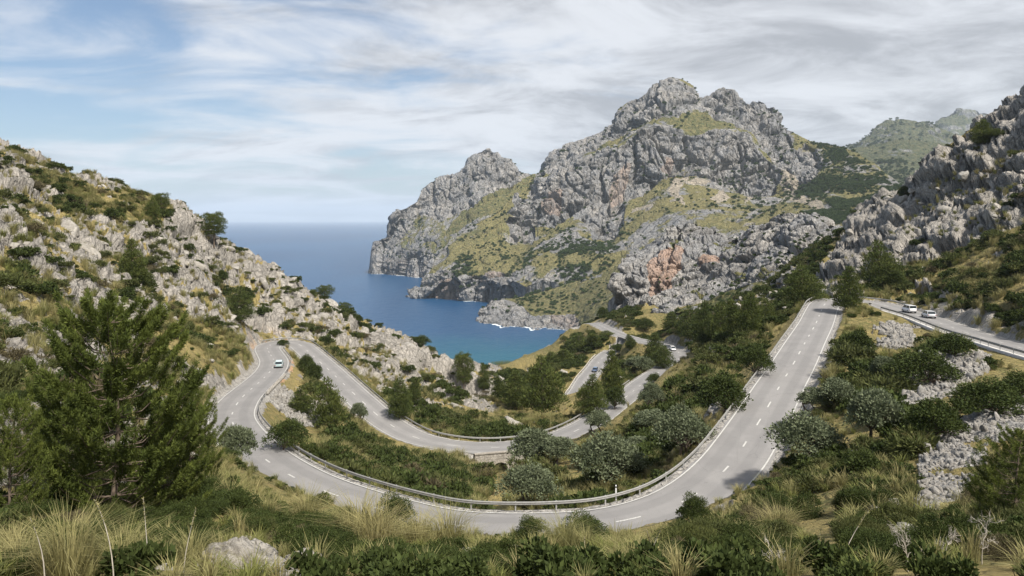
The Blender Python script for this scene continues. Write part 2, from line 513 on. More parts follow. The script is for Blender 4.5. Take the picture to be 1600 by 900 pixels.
soil = np.maximum.reduce([reg((1340, 510), (1420, 490), (1450, 520), (1400, 535)), reg((1440, 570), (1500, 540), (1620, 560), (1620, 590), (1540, 590), (1470, 600)),
                          reg((1260, 770), (1320, 770), (1330, 830), (1290, 860), (1260, 800)), reg((400, 600), (450, 575), (480, 590), (450, 625)),
                          reg((1030, 740), (1100, 680), (1190, 560), (1250, 500), (1240, 490), (1160, 590), (1080, 680), (1020, 720)),
                          reg((860, 720), (900, 700), (920, 740), (880, 760)), reg((760, 745), (800, 725), (800, 800), (770, 800)),
                          reg((390, 500), (440, 505), (450, 535), (395, 530)) * 0.7])
scree = scree * sstep(fbm(flat * 0.22, 4, seed=19).reshape(X.shape), -0.62, -0.36)
soil = soil * sstep(fbm(flat * 0.3, 3, seed=9).reshape(X.shape), -0.35, 0.2)
track = reg((935, 470), (965, 475), (960, 500), (940, 500)) * (GD > 380)
crag_foot = reg((1050, 500), (1150, 440), (1300, 420), (1300, 470), (1240, 485), (1150, 490), (1090, 510)) * (GD > 150)
n_patch = fbm(flat * 0.11, 4, seed=21).reshape(X.shape)
n_fine = fbm(flat * 0.5, 4, seed=23).reshape(X.shape)
rockness = np.maximum.reduce([left_hill * 0.92, right_rock, cut_rock, crag_foot * 0.8])
rockness = rockness * (1 - 0.95 * np.maximum(grass_l1, grass_l2)) * (1 - 0.9 * left_hill * sstep(n_patch + 0.3 * n_fine, 0.22, 0.36))
rockness = np.clip(np.maximum(rockness, sstep(n_patch + 0.35 * n_fine, 0.42, 0.62) * (GD < 500) * 0.85), 0, 1)
rockness = np.maximum(rockness, sstep(GD, 395, 430) * 0.6)
rockness *= sstep(RD, 4.2, 6.0)
rockness = np.maximum(rockness, 0.8 * sstep(RD, 4.2, 5.0) * (1 - sstep(RD, 5.5, 7.0)) * (Z > RZ + 1.0) * (RD < 20) * (n_patch > -0.1))

# --- relief
q = flat.copy()
warp = np.stack([fbm(q * 0.08, 3, seed=31), fbm(q * 0.08 + 9, 3, seed=33), fbm(q * 0.08 + 19, 3, seed=35)], 1)
dip = np.array([[0.86, 0.0, 0.5], [0, 1, 0], [-0.5, 0, 0.86]])      # strata dip to the right
qs = (q + warp * 3.0) @ dip
big1, big2, bid, _ = worley(qs * np.array([0.085, 0.08, 0.17]), 41)
m1, m2, mid, _ = worley(qs * np.array([0.30, 0.28, 0.55]) + 7, 43)
s1, s2, sid, _ = worley(qs * np.array([0.85, 0.8, 1.5]) + 3, 47)
def sh(a): return a.reshape(X.shape)
crack_b = sstep(sh(big2 - big1), 0.0, 0.16); crack_m = sstep(sh(m2 - m1), 0.0, 0.16); crack_s = sstep(sh(s2 - s1), 0.0, 0.18)
lump = sh(fbm(q * 0.045, 4, seed=51)); lump2 = sh(fbm(q * 0.35, 5, seed=53, ridged=True))
rk = rockness
scale = np.clip(GD / 120.0, 0.15, 1.3)
disp = lump * 1.6 * np.clip(GD / 90, 0.15, 1.6) + 0.25 * n_fine * scale
disp += rk * ((sh(bid) - 0.5) * 3.4 * scale - (1 - crack_b) * 1.5 * scale
              + (sh(mid) - 0.45) * 1.0 * scale - (1 - crack_m) * 0.8 * scale
              + (sh(sid) - 0.5) * 0.7 * scale - (1 - crack_s) * 0.35 * scale + 0.5 * lump2 * scale)
disp += right_rock * ((sh(bid) - 0.5) * 2.4 - (1 - crack_b) * 1.2 + lump * 3 - (sh(mid) - 0.45) * 0.9 - (sh(sid) - 0.5) * 0.4)
disp += scree * (sh(sid) * 0.35) * np.clip(GD / 60, .5, 2)
rdm = sstep(RD, 4.6, 12.0)
disp = disp * (0.06 + 0.94 * rdm)
disp *= sstep(GD, 9, 26)
nrm = grid_normals(base)
nrm *= np.sign(nrm[..., 2:3] + 1e-9)
nrm[..., :2] *= 0.75
Vn = base + nrm * disp[..., None]
# cut and fill beside the road
RD2, RZ2 = road_dist(Vn[..., 0], Vn[..., 1])
lo = RZ2 - 0.10 - np.maximum(RD2 - 4.1, 0) * 0.95
hi = RZ2 - 0.10 + np.maximum(RD2 - 4.0, 0) ** 1.0 * (1.5 + 0.7 * n_fine)
near = RD2 < 24
bank = fbm(Vn.reshape(-1, 3) * 0.9, 4, seed=91, ridged=True).reshape(X.shape) * 0.45 + n_patch * 0.5
lo = lo + bank * sstep(RD2, 4.6, 6.5); hi = hi + bank * sstep(RD2, 4.6, 6.5)
Vn[..., 2] = np.where(near, np.clip(Vn[..., 2], lo, hi), Vn[..., 2])
# the gully that passes under the little stone bridge
IB = station(772, 699.5)
BP, BT, BS = ROADC[IB], RT[IB], RS[IB]
ba = (Vn[..., 0] - BP[0]) * BT[0] + (Vn[..., 1] - BP[1]) * BT[1]
bb = (Vn[..., 0] - BP[0]) * BS[0] + (Vn[..., 1] - BP[1]) * BS[1]
cutd = 5.0 * sstep(bb, 2.9, 3.4) * (1 - sstep(np.abs(ba), 3.4, 7.5)) * (1 - sstep(bb, 9, 20)) + 0.25 * n_fine
Vn[..., 2] = np.where((cutd > 0.5) & (bb > 0), np.minimum(Vn[..., 2], BP[2] - cutd), Vn[..., 2])
vault = (np.abs(ba) < 1.75) & (bb > -2.0) & (bb < 5)
Vn[..., 2] = np.where(vault, np.minimum(Vn[..., 2], BP[2] - 4.3), Vn[..., 2])
shoulder = 1 - sstep(RD2 + n_fine * 0.5, 3.9, 4.8)
NEAR = Vn
def ground_z(x, y):
    """height of the near ground under points (arrays)"""
    x = np.atleast_1d(np.asarray(x, float)); y = np.atleast_1d(np.asarray(y, float))
    fu = (800 + F * x / y - U0) / (U1 - U0) * (NU - 1)
    fd = np.interp(y, dd, np.arange(ND))
    return bilin(NEAR[..., 2], fu, fd)
def hit(u, v, dmin=8.0, dmax=600.0):
    """first ground point seen in the direction of a pixel"""
    ds = np.geomspace(dmin, dmax, 1600)
    a = (u - 800) / F
    z = ground_z(a * ds, ds); ray = (V0 - v) / F * ds
    k = np.nonzero(z >= ray)[0]
    if not len(k): return None
    d = ds[k[0]]
    return np.array([a * d, d, z[k[0]]])
def on_ground(u, d, sink=0.0):
    a = (u - 800) / F
    return np.array([a * d, d, float(ground_z(a * d, d)[0]) - sink])
def field(A, x, y):
    fu = (800 + F * x / y - U0) / (U1 - U0) * (NU - 1)
    return bilin(A, fu, np.interp(y, dd, np.arange(ND)))

cover = np.zeros(X.shape + (4,), np.float32)
grassy = np.clip(1 - rockness * (0.86 + 0.5 * sstep(-n_fine, 0, 0.5)), 0, 1)
pocket = sstep(-disp / np.maximum(scale, .2) + n_fine * 0.8, 0.9, 1.8) * rockness * 0.8        # soil gathers in the hollows
cover[..., 0] = np.clip(np.maximum(grassy, pocket * (left_hill > 0.5)), 0, 1) * (1 - scree) * (1 - shoulder)
cover[..., 1] = np.clip(np.maximum(soil * (1 - rockness * 0.5), track), 0, 1) * (1 - scree)
cover[..., 2] = np.clip(np.maximum(scree, shoulder * 0.85), 0, 1)
cover[..., 3] = np.clip(0.5 + n_patch * 0.9, 0, 1)
# dirt track along the ridge above the cove
TRK = np.array([P(745, 588, 400), P(780, 579, 420), P(830, 571, 440), P(855, 559, 450), P(900, 542, 450), P(925, 515, 430), P(935, 500, 425), P(948, 488, 425), P(975, 486, 415)])[:, :2]
tdist = np.full(X.shape, 1e9)
for k in range(len(TRK) - 1):
    ab = TRK[k + 1] - TRK[k]; ax = X - TRK[k][0]; ay = Y - TRK[k][1]
    tt = np.clip((ax * ab[0] + ay * ab[1]) / (ab @ ab), 0, 1)
    tdist = np.minimum(tdist, np.hypot(ax - tt * ab[0], ay - tt * ab[1]))
tm = 1 - sstep(tdist + w1 * 3, 3.0, 5.5)
cover[..., 0] *= 1 - tm; cover[..., 1] = np.maximum(cover[..., 1], tm * 0.55); cover[..., 2] = np.maximum(cover[..., 2] * (1 - tm), tm * 0.35)

# ------------------------------------------------------------------ materials of rock and ground
def rock_material(name, light=(0.43, 0.405, 0.37), dark=(0.19, 0.185, 0.175), warm=(0.46, 0.27, 0.16), s=1.0, grass=((0.30, 0.235, 0.095), (0.13, 0.13, 0.045)),
                  scree_col=(0.44, 0.415, 0.375), soil_col=(0.45, 0.285, 0.165), streak=(1, 1, 0.45), bumpd=0.25, far=False):
    n = NT(name)
    p = n.pos()
    ps = n.pos(scale=streak)
    a = n.noise(ps, 0.10 * s, 8, 0.62, 0.5)
    b = n.noise(ps, 0.55 * s, 9, 0.68, 0.3)
    c = n.noise(p, 3.0 * s, 6, 0.7)
    wv = n.mix(0.12 if not far else 0.2, ps, n.noise(p, 0.8 * s, 3, 0.6, 0, True))
    cr = n.voro(wv, 0.55 * s, 'DISTANCE_TO_EDGE')
    cr2 = n.voro(wv, 1.9 * s, 'DISTANCE_TO_EDGE')
    base = n.mix(n.rng(a, 0.36, 0.66), dark, light)
    base = n.mix(n.rng(b, 0.30, 0.72, 0.0, 0.75), base, light)
    base = n.mix(n.rng(b, 0.60, 0.40, 0.0, 0.55), base, dark)
    if far: base = n.mix(n.rng(n.noise(p, 0.035, 4, 0.6), 0.4, 0.62, 0, 0.6), base, tuple(k * 0.62 for k in (0.42, 0.44, 0.47)))
    base = n.mix(n.rng(c, 0.35, 0.7, 0.0, 0.28), base, (0.50, 0.47, 0.43))
    base = n.mix(n.rng(cr, 0.0, 0.05, 0.45, 0.0), base, (0.08, 0.075, 0.065))
    base = n.mix(n.rng(cr2, 0.0, 0.06, 0.30, 0.0), base, (0.10, 0.09, 0.08))
    R, G, B, A = n.attr('cover')
    # scree, soil, grass laid over the rock
    sp = n.voro(p, 2.6 * s, 'F1', 'Color')
    sg = n.N.new('ShaderNodeRGBToBW'); n.L.new(sp, sg.inputs[0])
    sc = n.mix(sg.outputs[0], tuple(0.55 * k for k in scree_col), tuple(1.25 * k for k in scree_col))
    base = n.mix(B, base, sc)
    so = n.mix(n.rng(c, 0.3, 0.7), soil_col, tuple(k * 1.35 for k in soil_col))
    gk = n.math('MULTIPLY', n.rng(n.math('ADD', G, n.math('MULTIPLY', n.math('SUBTRACT', b, 0.5), 1.3)), 0.2, 0.9), n.math('MULTIPLY', G, 1.15 if not far else 0.9), True)
    base = n.mix(gk, base, so)
    g1 = n.mix(n.rng(n.noise(p, 0.9 * s, 6, 0.7), 0.35, 0.65), grass[1], grass[0])
    g1 = n.mix(n.rng(n.math('ADD', A, n.math('MULTIPLY', n.math('SUBTRACT', c, 0.5), 1.1)), 0.3, 0.75, 0.0, 0.6), g1, tuple(1.2 * k for k in grass[0]))
    gm = n.math('ADD', R, n.math('MULTIPLY', n.math('SUBTRACT', b, 0.5), 1.1))
    gm = n.math('ADD', gm, n.math('MULTIPLY', n.math('SUBTRACT', n.slope(), 0.72), 0.8 if not far else 0.3))
    gm = n.rng(gm, 0.42, 0.60)
    base = n.mix(gm, base, g1)
    h = n.math('ADD', n.math('MULTIPLY', b, 1.0), n.math('MULTIPLY', n.rng(cr, 0.0, 0.10), 0.35))
    h = n.math('ADD', h, n.math('MULTIPLY', n.rng(cr2, 0.0, 0.12), 0.14))
    nm = n.bump(h, bumpd * 4 / s, 0.9)
    nm = n.bump(c, bumpd / s * 0.6, 0.7, nm)
    return n.done(base, 0.93, nm)
M_GROUND = rock_material('limestone_and_dry_grass', light=(0.47, 0.43, 0.375), dark=(0.19, 0.177, 0.155))
me = np_mesh('hillside', NEAR.reshape(-1, 3), grid_faces(ND, NU)[:, ::-1], M_GROUND)
set_mask(me, 'cover', cover.reshape(-1, 4))
tag(link('hillside', me), kind='structure')

# ------------------------------------------------------------------ the road
def asphalt():
    n = NT('worn_asphalt')
    p = n.pos()
    a = n.noise(p, 0.25, 6, 0.6); b = n.noise(p, 14, 4, 0.7); c = n.noise(p, 1.6, 6, 0.7, 1.0)
    col = n.mix(n.rng(a, 0.35, 0.68), (0.205, 0.197, 0.19), (0.25, 0.24, 0.23))
    col = n.mix(n.rng(b, 0.3, 0.7, 0, 0.45), col, (0.29, 0.28, 0.268))
    col = n.mix(n.rng(c, 0.58, 0.68, 0, 0.38), col, (0.15, 0.145, 0.14))
    # tar sealing of old cracks and wheel tracks along the lanes
    uvn = n.N.new('ShaderNodeUVMap').outputs[0]
    sp = n.N.new('ShaderNodeSeparateXYZ'); n.L.new(uvn, sp.inputs[0])
    w = n.math('ABSOLUTE', n.math('SUBTRACT', n.math('ABSOLUTE', sp.outputs[0]), 1.5))
    col = n.mix(n.rng(w, 0.85, 0.40, 0.0, 0.40), col, (0.17, 0.165, 0.16))
    mp = n.N.new('ShaderNodeMapping'); n.L.new(uvn, mp.inputs[0]); mp.inputs['Scale'].default_value = (0.5, 0.09, 1)
    cr = n.voro(n.mix(0.25, mp.outputs[0], n.noise(mp.outputs[0], 2.0, 5, 0.6, 0, True)), 1.0, 'DISTANCE_TO_EDGE')
    col = n.mix(n.rng(cr, 0.003, 0.010, 0.16, 0.0), col, (0.08, 0.08, 0.08))
    return n.done(col, 0.85, n.bump(b, 0.01, 0.4))
M_ASPH = asphalt()
def paint_mat():
    n = NT('white_road_paint')
    t = n.noise(n.pos(), 9, 6, 0.75)
    return n.done(n.mix(n.rng(t, 0.36, 0.60, 0, 0.8), (0.62, 0.61, 0.57), (0.34, 0.33, 0.31)), 0.7)
M_PAINT = paint_mat()
def ribbon(c, side, offs, sta=None, lift=0.0, sel=slice(None)):
    c = c[sel]; side = side[sel]
    V = np.stack([c + side * o + np.array([0, 0, lift]) for o in offs], 1)
    return V
def ribbon_mesh(name, V, mat, uvx=None, uvy=None):
    nr, nc = V.shape[:2]
    me = np_mesh(name, V.reshape(-1, 3), grid_faces(nr, nc), mat)
    if uvx is not None:
        uvl = me.uv_layers.new(name='UVMap')
        UVs = np.stack(np.meshgrid(uvx, uvy), 2).reshape(-1, 2)
        li = np.empty(len(me.loops), np.int32); me.loops.foreach_get('vertex_index', li)
        uvl.data.foreach_set('uv', UVs[li].astype(np.float32).ravel())
    return me
for C_, T_, S_, STA_ in LINES:
    edge_wob = 0.10 * np.sin(STA_ * 0.9) + 0.08 * np.sin(STA_ * 2.3 + 1)
    offs = np.linspace(-HALF - 0.35, HALF + 0.35, 9)
    RV = ribbon(C_, S_, offs)
    RV[:, 0] -= S_ * edge_wob[:, None]; RV[:, -1] += S_ * np.roll(edge_wob, 13)[:, None]
    RV[:, 0, 2] -= 0.10; RV[:, -1, 2] -= 0.10
    road_o = tag(link('road', ribbon_mesh('road', RV, M_ASPH, offs, STA_)), kind='structure')
    for s in (-1, 1):
        link('edge_line', ribbon_mesh('edge_line', ribbon(C_, S_, [s * HALF - 0.075, s * HALF + 0.075], lift=0.012), M_PAINT), road_o)
    st = STA_[0] + 4
    while st < STA_[-1] - 4:
        i0, i1 = np.searchsorted(STA_, st), np.searchsorted(STA_, st + 2.0)
        if i1 - i0 >= 2:
            link('lane_dash', ribbon_mesh('lane_dash', ribbon(C_, S_, [-0.085, 0.085], lift=0.013, sel=slice(i0, i1 + 1)), M_PAINT), road_o)
        st += 7.4
# ------------------------------------------------------------------ far terrain: lofts between ridge lines, cliff feet and shores
def parse_row(s):
    r = np.array([float(x) for x in s.split()]).reshape(-1, 3)
    return r[np.argsort(r[:, 0])]
def loft(rows, ua, ub, nu, nt):
    """rows: arrays (u, v, d); nt: steps between neighbouring rows. returns V (R,C,3), T (row parameter)"""
    us = np.linspace(ua, ub, nu)
    pts = []
    for r in rows:
        v = np.interp(us, r[:, 0], r[:, 1]); d = np.exp(np.interp(us, r[:, 0], np.log(r[:, 2])))
        pts.append(np.stack([(us - 800) / F * d, d, (V0 - v) / F * d], 1))
    V = []; T = []
    for k in range(len(pts) - 1):
        n = nt[k]
        for j in range(n + (k == len(pts) - 2)):
            t = j / n
            V.append(pts[k] * (1 - t) + pts[k + 1] * t); T.append(k + t)
    return np.array(V), np.array(T), us
def smooth_rows(V, it, keep):
    for _ in range(it):
        W_ = V.copy()
        W_[1:-1] = 0.25 * V[:-2] + 0.5 * V[1:-1] + 0.25 * V[2:]
        for a in keep: W_[a] = V[a]
        V = W_
    return V
def shore(s):
    """rows given as u d at sea level"""
    r = np.array([float(x) for x in s.split()]).reshape(-1, 2)
    return np.stack([r[:, 0], V0 - (SEA - 6) / r[:, 1] * F, r[:, 1]], 1)
def back_row(r, dd_, dz):
    d = r[:, 2] + dd_
    z = (V0 - r[:, 1]) / F * r[:, 2] + dz
    return np.stack([r[:, 0], V0 - z / d * F, d], 1)

def relief(V, s, cliff, amp, seed, vert=0.35, block=1.0, damp=None):
    """displace a loft along its normals: ribs and gullies on cliffs, softer lumps elsewhere"""
    q = V.reshape(-1, 3); sh_ = V.shape[:2]
    qw = q + np.stack([fbm(q / (2.2 * s), 3, seed=seed + k) for k in (1, 2, 3)], 1) * s * 0.55
    a3 = np.array([1, 1, vert])
    rib = fbm(qw * a3 / (1.7 * s), 6, gain=0.55, seed=seed + 5, ridged=True).reshape(sh_)
    f1, f2, cid, _ = worley(qw * a3 / (1.15 * s), seed + 7)
    g1, g2, gid, _ = worley(qw * np.array([1, 1, 0.55]) / (0.42 * s), seed + 9)
    h1, h2, hid, _ = worley(qw * np.array([1, 1, 0.7]) / (0.17 * s), seed + 11)
    S_ = lambda a: a.reshape(sh_)
    soft = fbm(q / (3.0 * s), 5, seed=seed + 13).reshape(sh_)
    hard = (rib * 0.55 + (S_(cid) - 0.5) * 0.9 * block - (1 - sstep(S_(f2 - f1), 0, 0.22)) * 0.7
            + (S_(gid) - 0.5) * 0.42 * block - (1 - sstep(S_(g2 - g1), 0, 0.22)) * 0.3
            + (S_(hid) - 0.5) * 0.16 - (1 - sstep(S_(h2 - h1), 0, 0.25)) * 0.10)
    n = grid_normals(V)
    if (n[..., 1].mean()) > 0: n = -n
    n[..., 2] *= 0.6
    disp_ = cliff * hard * amp + soft * amp * 0.55 + (1 - cliff) * rib * amp * 0.12
    if damp is not None: disp_ = disp_ * damp[:, None]
    return V + n * disp_[..., None], disp_, rib

SCATTER = []      # (kind, positions) of far trees
def build_loft(name, V, mat, cover, sea_clip=True):
    nr, nc = V.shape[:2]
    me = np_mesh(name, V.reshape(-1, 3), grid_faces(nr, nc), mat)
    set_mask(me, 'cover', cover.reshape(-1, 4))
    return tag(link(name, me), kind='structure')
def uvw(V, du=14, dv=9, f=1 / 90.0, seed=61):
    U_, V_ = uv_of(V); q = V.reshape(-1, 3) * f
    return U_ + fbm(q, 4, seed=seed).reshape(U_.shape) * du, V_ + fbm(q, 4, seed=seed + 3).reshape(U_.shape) * dv
def poly_any(U_, V_, *polys):
    m = np.zeros(U_.shape, bool)
    for p in polys: m |= in_poly(U_, V_, p)
    return m.astype(np.float32)

M_FAR = rock_material('far_limestone', light=(0.50, 0.47, 0.43), dark=(0.20, 0.20, 0.20), s=0.10, grass=((0.26, 0.225, 0.10), (0.105, 0.125, 0.05)), bumpd=0.5, streak=(1, 1, 0.35), far=True,
                      soil_col=(0.40, 0.27, 0.19), scree_col=(0.50, 0.43, 0.33))

# --- the western headland with the rounded peak
c0 = parse_row("""560 460 2330 576 450 2330 583 428 2330 584 379 2330 591 376 2330 603 369 2330 614 333 2330 621 329 2330 634 325 2340 652 314 2360 660 294 2380 672 285 2380 690 275 2390 711 273 2390
 730 260 2400 734 247 2400 749 236 2400 757 233 2400 764 232 2400 777 239 2400 782 246 2390 798 250 2390 810 262 2380 818 270 2380 840 272 2380 862 275 2380 900 290 2400""")
r_shore = shore("560 2320 584 2300 600 2270 620 2230 640 2160 660 2110 700 2050 760 1900 900 1800")
def mid_row(a, b, t, bulge=0):
    us = np.unique(np.concatenate([a[:, 0], b[:, 0]]))
    va = np.interp(us, a[:, 0], a[:, 1]); vb = np.interp(us, b[:, 0], b[:, 1]); da = np.interp(us, a[:, 0], a[:, 2]); db = np.interp(us, b[:, 0], b[:, 2])
    return np.stack([us, va + (vb - va) * t, da + (db - da) * (t + bulge)], 1)
r_cl = mid_row(c0, r_shore, 0.72, 0.13)
r_m1 = mid_row(c0, r_shore, 0.22, -0.10)
V, T, us_ = loft([back_row(c0, 420, -260), back_row(c0, 120, -30), c0, r_m1, r_cl, r_shore], 560, 900, 330, [8, 6, 50, 90, 50])
UW_, VW_ = uvw(V)
cl = np.clip(poly_any(UW_, VW_, [(580, 370), (640, 395), (700, 400), (700, 480), (560, 480)], [(640, 330), (660, 285), (700, 270), (735, 240), (770, 225), (815, 262), (790, 300), (720, 330), (690, 345)],
                      [(590, 370), (620, 325), (650, 320), (640, 350), (610, 385)]) + 0.35, 0, 1)
V2, dsp, rib = relief(V, 60, cl, 20, 101, vert=0.28, damp=1 - 0.45 * np.exp(-((T - 2.0) / 0.15) ** 2))
gr = np.clip(1.0 - cl * 0.75 + 0.35 * fbm(V.reshape(-1, 3) / 70, 4, seed=71).reshape(cl.shape) - 0.3 * rib, 0, 1) * 0.72
gr = np.maximum(gr, poly_any(UW_, VW_, [(800, 285), (840, 268), (830, 290), (780, 330), (740, 350), (690, 370), (720, 330)]) * 0.95)
cov = np.zeros(cl.shape + (4,), np.float32); cov[..., 0] = gr; cov[..., 3] = 0.35
cov[..., 1] = poly_any(UW_, VW_, [(600, 400), (660, 420), (660, 440), (600, 432)]) * 0.38
cov[..., 0] *= 1 - sstep(-V2[..., 2], 150, 168); cov[..., 1] *= 1
build_loft('headland', V2, M_FAR, cov)
HEAD1 = (V2, UW_, VW_, cl)

# --- the main mountain down to the sea
R1 = parse_row("""650 470 1605 655 452 1645 672 420 1665 677 404 1685 698 379 1720 739 351 1780 770 334 1830 785 322 1850 795 312 1870 805 303 1880 818 294 1930 831 284 1960 846 259 2060 862 238 2090 885 224 2090 900 221 2090
 913 216 2090 938 205 2080 964 187 2070 969 171 2060 987 156 2050 1010 146 2040 1015 136 2040 1030 125 2030 1046 123 2030 1063 125 2020 1081 134 2010 1085 142 2010 1099 152 1990 1112 146 1980 1125 139 1970 1134 137 1970 1145 142 1960
 1155 152 1950 1171 163 1930 1178 157 1930 1186 155 1930 1196 161 1920 1200 168 1920 1210 165 1910 1217 171 1900 1224 184 1880 1228 201 1860 1240 209 1830 1258 218 1800 1272 222 1770 1287 226 1740 1305 230 1700
 1317 232 1680 1340 240 1640 1370 258 1560 1405 288 1460 1440 300 1400""")
R2 = parse_row("""650 471 1595 698 385 1700 739 357 1755 785 333 1810 805 312 1850 831 296 1890 862 258 1960 900 244 1950 925 235 1930 964 226 1910 997 200 1890 1023 188 1880 1050 180 1880 1066 180 1880 1090 182 1880 1117 186 1880
 1145 192 1870 1170 198 1850 1195 215 1820 1215 235 1790 1240 246 1720 1300 248 1630 1405 302 1380 1440 310 1330""")
R3 = parse_row("""650 472 1588 698 395 1655 739 370 1690 785 342 1740 800 322 1780 831 306 1810 862 276 1830 900 262 1830 925 252 1825 950 240 1810 964 233 1800 985 214 1800 1005 200 1805 1023 193 1810 1058 200 1800 1079 208 1790 1117 206 1790
 1163 211 1775 1181 228 1755 1201 246 1730 1215 262 1700 1240 268 1640 1300 266 1560 1405 310 1330 1440 318 1290""")
R4 = parse_row("""650 473 1583 698 408 1600 739 388 1640 785 374 1680 800 379 1700 820 379 1700 840 362 1700 862 350 1700 890 342 1705 905 338 1700 930 352 1680 945 362 1660 958 345 1680 971 315 1700 997 304 1700 1023 284 1705 1040 278 1705 1058 276 1705
 1104 279 1700 1143 294 1690 1176 304 1670 1207 304 1630 1250 302 1540 1300 300 1430 1405 324 1240 1440 330 1200""")
R5 = parse_row("""650 474 1580 698 436 1560 739 432 1530 780 430 1490 820 425 1440 862 412 1420 900 402 1410 945 395 1400 1000 385 1360 1060 368 1340 1143 360 1320 1207 350 1270 1300 342 1150 1405 350 1000 1440 352 980""")
R6 = parse_row("""650 475 1578 660 448 1610 672 432 1600 690 428 1570 703 440 1550 718 424 1550 732 436 1525 748 447 1500 764 434 1490 782 446 1450 800 436 1430 820 448 1395 850 436 1380 880 446 1345 945 440 1290 1060 430 1200 1200 400 1050 1440 400 850""")
R7 = shore("650 1680 655 1665 670 1630 690 1585 715 1540 745 1505 780 1460 830 1400 900 1330 1000 1200 1440 900")
V, T, us_ = loft([back_row(R1, 500, -350), back_row(R1, 120, -40), R1, R2, R3, R4, R5, R6, R7], 650, 1440, 620, [5, 6, 52, 26, 82, 74, 26, 34])
V[..., 2] = V[..., 2]
UW_, VW_ = uvw(V)
TT = T[:, None] + 0 * V[..., 0]
cliff_p = [[(840, 275), (862, 232), (960, 180), (1010, 135), (1050, 115), (1100, 150), (1060, 182), (1023, 186), (985, 205), (940, 236), (900, 255)],
           [(1090, 150), (1140, 130), (1190, 150), (1225, 170), (1235, 205), (1250, 250), (1215, 262), (1190, 225), (1150, 195), (1110, 180)],
           [(960, 320), (940, 280), (965, 235), (1000, 205), (1023, 195), (1065, 208), (1110, 205), (1165, 212), (1185, 232), (1212, 268), (1210, 305), (1170, 305), (1140, 292), (1100, 278), (1060, 274), (1025, 282), (1000, 302)],
           [(930, 370), (915, 345), (935, 310), (955, 270), (980, 260), (975, 330), (955, 372)],
           [(830, 350), (815, 320), (840, 280), (900, 255), (960, 235), (950, 275), (925, 320), (895, 335), (860, 352)],
           [(796, 378), (795, 330), (805, 302), (822, 315), (830, 378)],
           [(655, 480), (655, 445), (690, 425), (740, 425), (790, 430), (800, 480)],
           [(1225, 300), (1220, 250), (1260, 225), (1290, 250), (1270, 290)]]
cl = poly_any(UW_, VW_, *cliff_p)
for _ in range(3):
    cl[1:-1] = 0.25 * cl[:-2] + 0.5 * cl[1:-1] + 0.25 * cl[2:]
cl = np.clip(cl + 0.18, 0, 1)
V2, dsp, rib = relief(V, 60, cl, 30, 131, vert=0.24, damp=1 - 0.5 * np.exp(-((T - 2.0) / 0.22) ** 2))
nz = fbm(V.reshape(-1, 3) / 60, 5, seed=77).reshape(cl.shape)
gr = np.clip(0.86 - cl * 0.84 + 0.80 * nz - 0.40 * rib, 0, 1)
gr = np.maximum(gr, poly_any(UW_, VW_, [(1050, 195), (1060, 180), (1100, 178), (1150, 195), (1165, 205), (1110, 203), (1080, 206)]) * 0.95)
cov = np.zeros(cl.shape + (4,), np.float32)
cov[..., 1] = poly_any(UW_, VW_, [(848, 325), (862, 295), (885, 300), (878, 330), (858, 335)], [(955, 300), (975, 255), (990, 255), (975, 300), (960, 330)], [(1030, 265), (1040, 235), (1052, 240), (1048, 272)],
                       [(682, 468), (688, 436), (712, 434), (718, 466)], [(735, 420), (780, 415), (780, 430), (740, 436)]) * 0.62
cov[..., 2] = poly_any(UW_, VW_, [(1048, 278), (1072, 276), (1066, 318), (1058, 312)], [(1070, 288), (1085, 278), (1108, 284), (1100, 292)], [(1112, 308), (1128, 294), (1140, 310), (1125, 314)],
                       [(1225, 262), (1250, 290), (1262, 320), (1235, 312), (1215, 290), (1210, 265)], [(1250, 300), (1300, 325), (1310, 338), (1270, 330)], [(1165, 305), (1175, 302), (1178, 312), (1168, 314)],
                       [(985, 322), (1020, 312), (1018, 320), (990, 328)]) * 0.9
cov[..., 2] = np.maximum(cov[..., 2], sstep(nz, 0.42, 0.55) * poly_any(UW_, VW_, [(960, 340), (1060, 280), (1190, 310), (1300, 330), (1200, 345), (1000, 400)]) * 0.6)
cov[..., 0] = gr * (1 - cov[..., 2]) * (1 - sstep(-V2[..., 2], 120, 150) * 0.8)
cov[..., 3] = np.clip(0.35 + 0.7 * nz + 0.2 * (VW_ > 290), 0, 1)
build_loft('mountain', V2, M_FAR, cov)
MAIN = (V2, UW_, VW_, cl)

# --- the low rocky headland in front
H1 = parse_row("""738 520 1215 744 503 1240 750 482 1262 765 470 1275 785 467 1300 800 466 1320 830 460 1345 860 452 1350 900 440 1340 945 425 1300 970 412 1280 1060 380 1250""")
H2 = parse_row("""738 521 1212 744 506 1232 750 490 1245 765 480 1250 800 484 1235 830 486 1215 860 490 1190 890 494 1170 905 490 1150 940 476 1100 970 470 1050 1060 440 1000""")
H3 = shore("738 1222 744 1212 750 1205 760 1185 775 1160 795 1138 815 1124 840 1120 870 1112 895 1100 905 1060 925 960 960 900 1060 850")
V, T, us_ = loft([back_row(H1, 200, -90), H1, mid_row(H1, H2, 0.5), H2, H3], 738, 1060, 300, [8, 30, 30, 44])
UW_, VW_ = uvw(V, 10, 6)
cl = np.clip(poly_any(UW_, VW_, [(735, 530), (742, 480), (770, 462), (810, 475), (830, 492), (900, 488), (910, 525)], [(900, 420), (945, 412), (935, 430), (900, 440)]) + 0.2, 0, 1)
V2, dsp, rib = relief(V, 20, cl, 7.5, 171, vert=1.0)
nz = fbm(V.reshape(-1, 3) / 30, 5, seed=79).reshape(cl.shape)
cov = np.zeros(cl.shape + (4,), np.float32)
cov[..., 0] = np.clip(0.95 - cl + 0.35 * nz, 0, 1)
